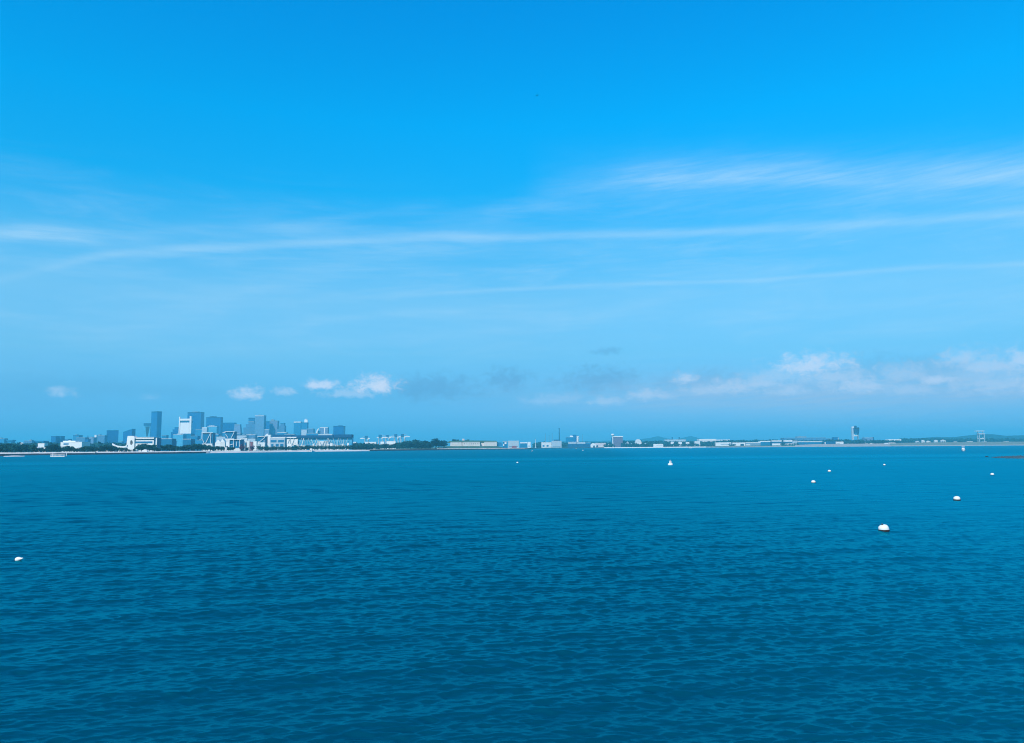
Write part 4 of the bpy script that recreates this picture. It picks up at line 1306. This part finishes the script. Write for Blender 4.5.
bldg('hangar', 'long white hangar with pale upper wall facing the water', 699.5, 716, 439.0, 4700, 'offwhite', 60, roof='white', roof_t=6, bands=((.05, .95, .1, .4, 'glass' if 'glass' in M else 'palegrey'), (.3, .5, .1, .35, 'grey')))
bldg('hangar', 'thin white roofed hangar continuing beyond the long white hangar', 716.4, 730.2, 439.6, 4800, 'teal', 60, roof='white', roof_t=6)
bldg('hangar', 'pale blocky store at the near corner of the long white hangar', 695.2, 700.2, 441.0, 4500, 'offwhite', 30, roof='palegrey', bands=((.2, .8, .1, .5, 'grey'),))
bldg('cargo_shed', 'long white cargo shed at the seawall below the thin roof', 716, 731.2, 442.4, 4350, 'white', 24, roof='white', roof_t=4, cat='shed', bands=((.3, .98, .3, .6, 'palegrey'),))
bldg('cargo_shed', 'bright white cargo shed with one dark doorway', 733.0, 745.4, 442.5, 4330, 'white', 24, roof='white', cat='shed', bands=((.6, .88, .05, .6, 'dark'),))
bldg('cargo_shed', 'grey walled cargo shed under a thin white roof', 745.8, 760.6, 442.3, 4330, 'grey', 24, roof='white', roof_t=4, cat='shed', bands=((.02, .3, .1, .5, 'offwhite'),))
bldg('cargo_shed', 'raised bright white roof shed behind the grey walled shed', 760.2, 770.4, 440.9, 4500, 'bluemet_and_shade', 30, roof='white', roof_t=6, cat='shed')
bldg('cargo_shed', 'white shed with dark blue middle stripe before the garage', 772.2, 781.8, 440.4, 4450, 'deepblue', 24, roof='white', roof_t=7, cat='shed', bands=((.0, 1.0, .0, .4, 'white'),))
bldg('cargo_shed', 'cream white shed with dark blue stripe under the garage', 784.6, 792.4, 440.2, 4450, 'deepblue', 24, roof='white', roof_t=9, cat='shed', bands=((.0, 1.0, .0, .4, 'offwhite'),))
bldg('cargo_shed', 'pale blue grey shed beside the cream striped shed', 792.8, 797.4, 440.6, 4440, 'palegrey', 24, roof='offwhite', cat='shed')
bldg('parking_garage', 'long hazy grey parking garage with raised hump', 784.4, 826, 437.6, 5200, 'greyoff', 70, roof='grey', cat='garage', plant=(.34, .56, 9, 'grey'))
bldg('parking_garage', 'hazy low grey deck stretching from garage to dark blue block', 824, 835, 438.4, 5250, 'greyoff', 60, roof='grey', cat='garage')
bldg('terminal_building', 'long dark blue terminal front with pale roof edge', 797.8, 824.6, 441.2, 4480, 'bluemet_and_shade', 30, roof='offwhite', roof_t=5)
bldg('terminal_building', 'deep blue low building with white door at the shingle bank', 824.8, 836.2, 441.4, 4430, 'deepblue', 25, roof='bluemet_and_shade', bands=((.0, .08, .0, .8, 'white'),))
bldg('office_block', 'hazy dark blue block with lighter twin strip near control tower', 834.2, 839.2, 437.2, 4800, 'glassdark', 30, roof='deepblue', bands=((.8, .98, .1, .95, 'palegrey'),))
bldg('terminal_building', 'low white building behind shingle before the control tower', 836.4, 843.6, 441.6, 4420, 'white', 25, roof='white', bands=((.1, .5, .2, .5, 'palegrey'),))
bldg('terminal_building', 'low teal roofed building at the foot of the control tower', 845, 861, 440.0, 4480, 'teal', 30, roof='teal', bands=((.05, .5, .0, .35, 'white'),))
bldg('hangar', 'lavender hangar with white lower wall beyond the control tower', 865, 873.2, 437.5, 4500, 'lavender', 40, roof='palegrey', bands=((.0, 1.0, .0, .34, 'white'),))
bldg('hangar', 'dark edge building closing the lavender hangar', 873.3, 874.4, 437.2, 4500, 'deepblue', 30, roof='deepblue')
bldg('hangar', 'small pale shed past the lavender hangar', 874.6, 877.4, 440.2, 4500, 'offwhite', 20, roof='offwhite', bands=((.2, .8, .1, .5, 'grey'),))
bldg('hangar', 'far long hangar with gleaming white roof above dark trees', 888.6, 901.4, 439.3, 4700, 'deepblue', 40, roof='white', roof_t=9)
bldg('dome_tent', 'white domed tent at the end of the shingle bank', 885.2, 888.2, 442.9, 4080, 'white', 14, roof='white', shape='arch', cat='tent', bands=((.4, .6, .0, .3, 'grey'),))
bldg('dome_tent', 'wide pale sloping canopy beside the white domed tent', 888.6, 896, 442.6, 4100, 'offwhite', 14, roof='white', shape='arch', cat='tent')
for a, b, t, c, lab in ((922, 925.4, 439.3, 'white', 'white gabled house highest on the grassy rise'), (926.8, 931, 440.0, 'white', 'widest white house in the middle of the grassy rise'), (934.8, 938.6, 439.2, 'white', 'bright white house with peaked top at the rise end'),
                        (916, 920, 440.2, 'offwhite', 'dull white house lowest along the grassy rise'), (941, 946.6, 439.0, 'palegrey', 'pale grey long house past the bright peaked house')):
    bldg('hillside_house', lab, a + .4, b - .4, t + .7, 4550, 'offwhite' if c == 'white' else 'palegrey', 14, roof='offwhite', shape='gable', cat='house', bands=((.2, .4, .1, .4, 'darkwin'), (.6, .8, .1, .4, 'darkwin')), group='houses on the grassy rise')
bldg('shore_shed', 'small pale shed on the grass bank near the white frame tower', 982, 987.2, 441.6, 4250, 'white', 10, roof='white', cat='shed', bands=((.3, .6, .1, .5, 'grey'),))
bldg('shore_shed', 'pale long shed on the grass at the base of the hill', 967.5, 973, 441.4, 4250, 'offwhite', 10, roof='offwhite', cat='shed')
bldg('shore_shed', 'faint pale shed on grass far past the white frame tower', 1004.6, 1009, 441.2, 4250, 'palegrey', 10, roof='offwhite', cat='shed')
bldg('shore_shed', 'tiny white hut on the grass bank above the motorboat', 954.6, 957.4, 441.5, 4250, 'white', 10, roof='offwhite', cat='hut', shape='gable')

# control tower
Yt = 4700
gz_ = ground_z(856, Yt) - .5
o = empty('control_tower', (X_of(856, Yt), Yt, gz_), 'airport control tower with dark cab on two thin pylons', 'control tower')
sx = lambda p: X_of(p, Yt) - X_of(856, Yt)
sz = lambda y: z_of(856, y, Yt) - gz_
MB().box(sx(852.3), sx(853.9), -5, 6, 0, sz(427.4)).build('pylon', M['palegrey'], o)
MB().box(sx(858.0), sx(858.9), -5, 6, 0, sz(433.6)).build('pylon', M['grey'], o)
MB().box(sx(852.9), sx(854.5), -7, 8, sz(428.0), sz(426.5)).build('lift_head', M['white'], o)
MB().frust(sx(854.6), sx(858.8), -12, 12, sz(433.6), sx(854.2), sx(859.2), -14, 14, sz(429)).build('cab_base', M['deepblue'], o)
MB().box(sx(854.3), sx(859.1), -13.5, 13.5, sz(429) + .05, sz(427.4)).build('cab', M['deepblue'], o)
MB().box(sx(855.2), sx(857.2), -6, 6, sz(427.4) + .05, sz(425.8)).build('roof_cabin', M['dark'], o)
MB().box(sx(854.2), sx(859.2), -14.2, -13.6, sz(428.9), sz(428.0)).build('window', M['darkwin'], o)
MB().lathe([(.8, sz(425.8)), (.3, sz(424.3))], 6).build('aerial', M['steel'], o)
MB().box(sx(853.9), sx(858.0), -2, 3, sz(436.2), sz(434.6)).build('bridge', M['offwhite'], o)

# white open frame tower on the far hill shore
Yo = 4600
gz_ = ground_z(978.5, Yo) - .5
o = empty('frame_tower', (X_of(978.6, Yo), Yo, gz_), 'white open framed tower block standing before the wooded hill', 'tower')
sx = lambda p: X_of(p, Yo) - X_of(978.6, Yo)
sz = lambda y: z_of(978, y, Yo) - gz_
for a in (979.0, 984.0):
    for yv in (-8, 8):
        MB().box(sx(a) - 1.4, sx(a) + 1.4, yv - 2, yv + 2, 0, sz(433.2)).build('leg', M['palegrey'], o)
MB().box(sx(978.4), sx(984.6), -11, 11, sz(434.4), sz(433.2)).build('platform', M['palegrey'], o)
MB().box(sx(978.6), sx(984.4), -10, 10, sz(439.2), sz(438.4)).build('platform', M['offwhite'], o)
MB().box(sx(976.2), sx(984.4), -9, 9, sz(431.4), sz(430.7)).build('canopy', M['offwhite'], o)
for a in (978.6, 983.6):
    MB().box(sx(a) - 1, sx(a) + 1, -3, 3, sz(432.9), sz(431.4)).build('post', M['steel'], o)


# ------------------------------------------------------------------ boats
def hull(mb, L, B, D, bow=.35):
    """simple planked hull: x along, z from keel to sheer"""
    st = [(-.5, .82, 0.0, .92), (-.25, 1.0, -.02, .90), (.05, 1.0, -.02, .92), (.3, .72, 0.0, 1.0), (.43, .32, .05, 1.1), (.5, .03, .2, 1.2)]
    b = len(mb.v)
    for t, w, kz, sh in st:
        for yv, zv in ((0, -.35), (.55, -.25), (.92, .25), (1.0, 1.0), (-1.0, 1.0), (-.92, .25), (-.55, -.25)):
            mb.v.append((t * L, yv * w * B / 2, (zv if zv < .9 else sh) * D + kz * D))
    n = 7
    for i in range(len(st) - 1):
        for j in range(n):
            k2 = (j + 1) % n
            mb.f.append((b + i * n + j, b + i * n + k2, b + (i + 1) * n + k2, b + (i + 1) * n + j))
    mb.f.append(tuple(b + j for j in range(n)))
    mb.f.append(tuple(b + (len(st) - 1) * n + j for j in reversed(range(n))))
    return mb


def motorboat(px, py, L, rz, label, group=None, cabin=True, top='navy'):
    q = on_water(px, py)
    o = empty('motorboat', (q.x, q.y, 0.0), label, 'boat', rz, group)
    D = L * .16
    hull(MB(), L, L * .36, D).build('hull', M['white'], o, True)
    if cabin:
        MB().frust(-L * .12, L * .2, -L * .12, L * .12, D * .9, -L * .1, L * .1, -L * .1, L * .1, D * 1.9).build('cabin', M['white'], o)
        MB().frust(-L * .115, L * .17, -L * .122, L * .122, D * 1.25, -L * .10, L * .125, -L * .108, L * .108, D * 1.62).build('windscreen', M['darkwin'], o)
        MB().box(-L * .3, L * .1, -L * .12, L * .12, D * 2.5, D * 2.62).build('canopy', M['white'], o)
        mb_ = MB()
        for a, b in ((-.28, -.11), (-.28, .11), (.08, -.09), (.08, .09)):
            mb_.bar((a * L, b * L, D * .9), (a * L, b * L, D * 2.5), .05)
        mb_.build('canopy_frame', M['steel'], o)
    MB().box(-L * .56, -L * .5, -L * .04, L * .04, -D * .2, D * 1.3).build('outboard_engine', M['dark'], o)
    return o


motorboat(963.4, 451.2, 12, R(239), 'white cabin motorboat with dark windscreen and canopy, crossing below grassy shore')
motorboat(532.4, 451.3, 5.5, R(60), 'pale small boat just off the tip of the point')
motorboat(582.9, 450.9, 5.5, R(80), 'bright white small boat lower of two off the dark quay shed')
motorboat(576.2, 448.8, 7.5, R(30), 'small white boat higher of two off the dark quay shed')
motorboat(690.5, 448.2, 14, R(5), 'white speedboat passing close along the seawall below square gatehouses')
motorboat(559.2, 447.7, 12, R(20), 'white boat below the pale power station')
motorboat(541.0, 447.8, 11, R(170), 'dim boat with dark top below the white shed row')
motorboat(536.4, 447.6, 10, R(15), 'bluish small boat near the white mast')
motorboat(569.6, 447.6, 14, R(0), 'faint grey boat at the end of dark quay shed')


def ferry(px, py, L, label, rz=0):
    q = on_water(px, py)
    o = empty('ferry', (q.x, q.y, 0), label, 'ferry', rz)
    D = L * .08
    hull(MB(), L, L * .24, D).build('hull', M['white'], o, True)
    MB().box(-L * .42, L * .26, -L * .09, L * .09, D * .95, D * 2.0).build('cabin', M['white'], o)
    MB().box(-L * .40, L * .24, -L * .093, L * .093, D * 1.35, D * 1.7).build('window', M['darkwin'], o)
    MB().box(-L * .3, L * .1, -L * .08, L * .08, D * 2.02, D * 2.7).build('upper_deck', M['offwhite'], o)
    return o


ferry(580.6, 447.3, 30, 'long cream white ferry moored against the dark quay shed')
ferry(587.0, 447.4, 22, 'shorter white ferry right behind the cream white one')


def sailboat(px, py, L, H, label):
    q = on_water(px, py)
    o = empty('sailboat', (q.x, q.y, 0), label, 'sailboat', R(60))
    hull(MB(), L, L * .3, L * .1).build('hull', M['white'], o, True)
    MB().lathe([(.12, 0), (.07, H)], 6).build('mast', M['steel'], o)
    mb_ = MB()
    mb_.prism([(-.2, L * .16), (-L * .42, L * .18), (-L * .2, H * .55), (-.15, H * .97)], -.05, .05)
    mb_.build('mainsail', M['sail'], o)
    mb_ = MB()
    mb_.prism([(.2, L * .15), (L * .46, L * .15), (.2, H * .8)], -.04, .04)
    mb_.build('jib', M['sail'], o)
    return o


sailboat(710.0, 447.6, 9, 17, 'white sailboat under full sail before the long white hangar')
sailboat(703.0, 446.9, 10, 19, 'fainter white sailboat close under the long white hangar')

# floating dock
q0 = on_water(50.3, 456.9)
q1 = on_water(66.3, 456.7)
o = empty('floating_dock', ((q0.x + q1.x) / 2, (q0.y + q1.y) / 2, 0), 'pale railed floating dock lying off the shore below twin blue block', 'dock')
L = (q1 - q0).length
MB().box(-L / 2, L / 2, -2, 2, -.3, .8).build('deck', M['offwhite'], o)
mb = MB()
for i in range(12):
    x = -L / 2 + .3 + i * (L - .6) / 11
    mb.bar((x, -1.8, .8), (x, -1.8, 2.9), .22)
mb.bar((-L / 2 + .3, -1.8, 2.9), (L / 2 - .3, -1.8, 2.9), .25).bar((-L / 2 + .3, -1.8, 1.9), (L / 2 - .3, -1.8, 1.9), .2)
mb.build('railing', M['white'], o)
for x in (-L / 2 + .5, L / 2 - .5):
    MB().lathe([(.45, -1), (.45, 4.6), (.1, 5.0)], 10, (x, 2.5, 0)).build('pile', M['white'], o)
# sandy toe and rock at the near end of the shore
mb = MB()
for i in range(22):
    px = 3.6 + i * 1.0
    q = on_water(px, 456.6 - .012 * i)
    hh = .9 * math.sin(math.pi * min(1, (i + 1.5) / 24)) + .1
    for off, zz in ((0, -.4), (3, hh), (14, hh * 1.1), (34, .6)):
        mb.v.append((q.x * (1 + off / q.y), q.y + off, zz + random.uniform(-.05, .05)))
for i in range(21):
    for j in range(3):
        mb.f.append((i * 4 + j, (i + 1) * 4 + j, (i + 1) * 4 + j + 1, i * 4 + j + 1))
tag(mb.build('sandy_spit', M['sand'], smooth=True), kind='structure')


def boulder(px, py, sx_, sy_, sz_, label, mat='darkrock', seed=1, name='rock'):
    rnd_ = random.Random(seed)
    q = on_water(px, py)
    me_ = MB()
    pr = [(.05, -.5), (.8, -.35), (1.0, 0), (.85, .45), (.5, .85), (.08, 1.0)]
    n = 14
    for r, z in pr:
        for i in range(n):
            t = 2 * math.pi * i / n
            j = 1 + rnd_.uniform(-.16, .16)
            me_.v.append((r * math.cos(t) * sx_ * j, r * math.sin(t) * sy_ * j, z * sz_ * (1 + rnd_.uniform(-.1, .1))))
    for k_ in range(len(pr) - 1):
        for i in range(n):
            j = (i + 1) % n
            me_.f.append((k_ * n + i, k_ * n + j, (k_ + 1) * n + j, (k_ + 1) * n + i))
    me_.f.append(tuple(reversed(range(n))))
    me_.f.append(tuple((len(pr) - 1) * n + i for i in range(n)))
    ob = me_.build(name, M[mat], smooth=True)
    ob.location = (q.x, q.y, 0)
    return tag(ob, label, 'rock')


boulder(986.8, 457.0, 1.05, .8, .5, 'small black rock awash beside the gravel bar tip')
boulder(1.0, 456.2, 6, 3, 1.6, 'dark low rocks at the very start of the wooded shore', 'riprap', 4, 'rock_outcrop')


# ------------------------------------------------------------------ buoys
def mooring_buoy(px, py, dia, tilt, tdir, label, h=.86, band=True, group='white mooring buoys'):
    """drum shaped ball with dark weedy waterline band, top ring and chafe collar"""
    q = on_water(px, py)
    o = empty('mooring_buoy', (q.x, q.y, 0), label, 'buoy', tdir, group)
    heel = (0, tilt, 0)
    r = dia / 2
    body_ = [(r * .25, -r * .75), (r * .7, -r * .62), (r * .95, -r * .2)]
    top_ = [(r * .96, r * .02), (r, r * .12), (r * .99, r * .60), (r * .95, r * .84), (r * .82, r * 1.06), (r * .52, r * 1.24), (r * .16, r * 1.32)]
    h = .86 * 1.32 / 1.36
    MB().lathe(body_ + top_, 28).build('float', M['whiteplast'], o, True).rotation_euler = heel
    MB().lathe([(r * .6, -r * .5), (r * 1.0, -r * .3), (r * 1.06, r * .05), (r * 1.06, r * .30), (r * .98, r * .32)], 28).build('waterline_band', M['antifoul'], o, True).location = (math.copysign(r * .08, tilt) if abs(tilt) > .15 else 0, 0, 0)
    zt_ = r * 1.36 * h / .86
    MB().lathe([(r * .2, zt_ - r * .03), (r * .2, zt_ + r * .05), (r * .1, zt_ + r * .06)], 14).build('collar', M['rubber'], o, True).rotation_euler = heel
    mb_ = MB()
    n, m_ = 14, 6
    for i in range(n):
        t = 2 * math.pi * i / n
        for j in range(m_):
            u_ = 2 * math.pi * j / m_
            rr2 = r * .10 + r * .028 * math.cos(u_)
            mb_.v.append((rr2 * math.cos(t), r * .028 * math.sin(u_), zt_ + r * .13 + rr2 * math.sin(t)))
    for i in range(n):
        for j in range(m_):
            mb_.f.append((i * m_ + j, ((i + 1) % n) * m_ + j, ((i + 1) % n) * m_ + (j + 1) % m_, i * m_ + (j + 1) % m_))
    mb_.build('shackle_ring', M['rust'], o, True).rotation_euler = heel
    return o


mooring_buoy(884.4, 531.0, .86, R(-17), R(8), 'largest white mooring buoy, tilted, with dark waterline band')
mooring_buoy(957.0, 500.2, .82, R(6), R(90), 'second largest white buoy with dark waterline band, towards the gravel bar')
mooring_buoy(813.4, 483.0, .82, R(5), R(40), 'white buoy between the largest buoy and the navigation buoy')
mooring_buoy(829.4, 471.9, .85, R(4), R(10), 'small white buoy just past the one nearer the navigation buoy')
mooring_buoy(884.4, 465.4, .8, R(0), R(10), 'tiny white buoy far beyond the largest buoy, below the domed tent')
mooring_buoy(992.3, 475.2, .78, R(5), R(70), 'white buoy floating closest to the gravel bar')
mooring_buoy(517.4, 463.2, .95, R(3), R(0), 'lone tiny white buoy off the tip of the point')
# pear shaped pick-up buoy lying over on its side
q = on_water(17.8, 560.2)
o = empty('pear_buoy', (q.x, q.y, .05), 'white pear shaped buoy lying on its side alone in open water', 'buoy')
o.rotation_euler = (0, R(78), R(-8))
MB().lathe([(.02, -.17), (.09, -.16), (.15, -.10), (.17, 0), (.155, .10), (.11, .20), (.07, .27), (.055, .33), (.05, .36)], 22).build('float', M['whiteplast'], o, True)
MB().lathe([(.06, .36), (.06, .40), (.02, .41)], 14).build('eye', M['whiteplast'], o, True)
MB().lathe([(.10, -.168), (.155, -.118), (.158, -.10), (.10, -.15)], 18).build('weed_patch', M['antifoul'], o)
# navigation buoy
q = on_water(670.4, 465.0)
o = empty('navigation_buoy', (q.x, q.y, 0), 'white navigation buoy with broad base and narrow top, off the seawall', 'buoy')
MB().lathe([(.6, -.5), (.95, -.2), (1.0, .35), (.9, .62), (.5, .7)], 20).build('float', M['white'], o, True)
mb = MB()
for i in range(4):
    t = math.pi / 4 + i * math.pi / 2
    mb.bar((.5 * math.cos(t), .5 * math.sin(t), .65), (.3 * math.cos(t), .3 * math.sin(t), 1.7), .1)
mb.build('frame', M['white'], o)
MB().box(-.42, .42, -.05, .05, .75, 1.45).box(-.05, .05, -.42, .42, .75, 1.45).build('topmark', M['white'], o)
MB().lathe([(.16, 1.7), (.18, 1.9), (.05, 2.05)], 12).build('lamp', M['steel'], o)
# beacons standing in the water by the far seawall
for px, lab in ((612.2, 'dark pile beacon in the water below the brown hotel stem'), (614.8, 'dark pile beacon in the water just beside the first one')):
    q = on_water(px, 448.6)
    o = empty('pile_beacon', (q.x, q.y, -1), lab, 'beacon', group='pile beacons by the seawall')
    MB().lathe([(.5, 0), (.45, 5.0), (.4, 5.6)], 8).build('pile', M['dark'], o)
    MB().lathe([(.7, 5.6), (.7, 6.6), (.1, 7.2)], 8).build('cap', M['teal'], o)

# gull
q = at(537.1, 95.4, 240)
o = empty('gull', q, 'single tiny dark gull gliding high in the clear sky', 'bird', R(35))
mb = MB()
bd = [(-.26, .02), (-.14, .06), (0, .085), (.14, .07), (.22, .045), (.30, .012)]
for t, r in bd:
    for i in range(8):
        a = 2 * math.pi * i / 8
        mb.v.append((t, r * math.cos(a), r * math.sin(a) * .9))
for i in range(5):
    for j in range(8):
        mb.f.append((i * 8 + j, i * 8 + (j + 1) % 8, (i + 1) * 8 + (j + 1) % 8, (i + 1) * 8 + j))
b = len(mb.v)
for s_ in (-1, 1):
    sec = [(0.05, .06, .16, .03), (.28, .10, .15, .12), (.55, .05, .10, .08), (.68, -.06, .02, .05)]
    b = len(mb.v)
    for yv, xf, ch, zv in sec:
        mb.v += [(xf + .05, s_ * yv, zv), (xf - ch, s_ * yv, zv), (xf - ch * .5, s_ * yv, zv + .015)]
    for i in range(3):
        for j in range(3):
            mb.f.append((b + i * 3 + j, b + i * 3 + (j + 1) % 3, b + (i + 1) * 3 + (j + 1) % 3, b + (i + 1) * 3 + j))
mb.f.append((0, 1, 2, 3, 4, 5, 6, 7))
mb.build('body', M['dark'], o, True)

# ------------------------------------------------------------------ air
hm = bpy.data.materials.new('haze')
hm.use_nodes = True
ht = hm.node_tree
for n in list(ht.nodes):
    if n.type != 'OUTPUT_MATERIAL':
        ht.nodes.remove(n)
ho = ht.nodes[0]
pv = ht.nodes.new('ShaderNodeVolumePrincipled')
HAZE_D = 0.5 / 4800
pv.inputs['Density'].default_value = HAZE_D
pv.inputs['Color'].default_value = (.13, .765, 1.0, 1)
pv.inputs['Anisotropy'].default_value = .0
ht.links.new(pv.outputs[0], ho.inputs['Volume'])
hb = MB().box(-15900, 15900, -5900, 15900, -1.8, 275).build('haze', hm)
tag(hb, 'pale blue sea haze over the harbour', 'haze', kind='stuff')

# ------------------------------------------------------------------ render look
SC.view_settings.view_transform = 'Standard'
SC.view_settings.look = 'None'
SC.view_settings.exposure = 0
SC.view_settings.gamma = 1
SC.cycles.max_bounces = 4
SC.cycles.diffuse_bounces = 2
SC.cycles.glossy_bounces = 2
SC.cycles.volume_bounces = 0
SC.cycles.caustics_reflective = False
SC.cycles.caustics_refractive = False
SC.cycles.use_denoising = True
SC.cycles.filter_width = 1.05
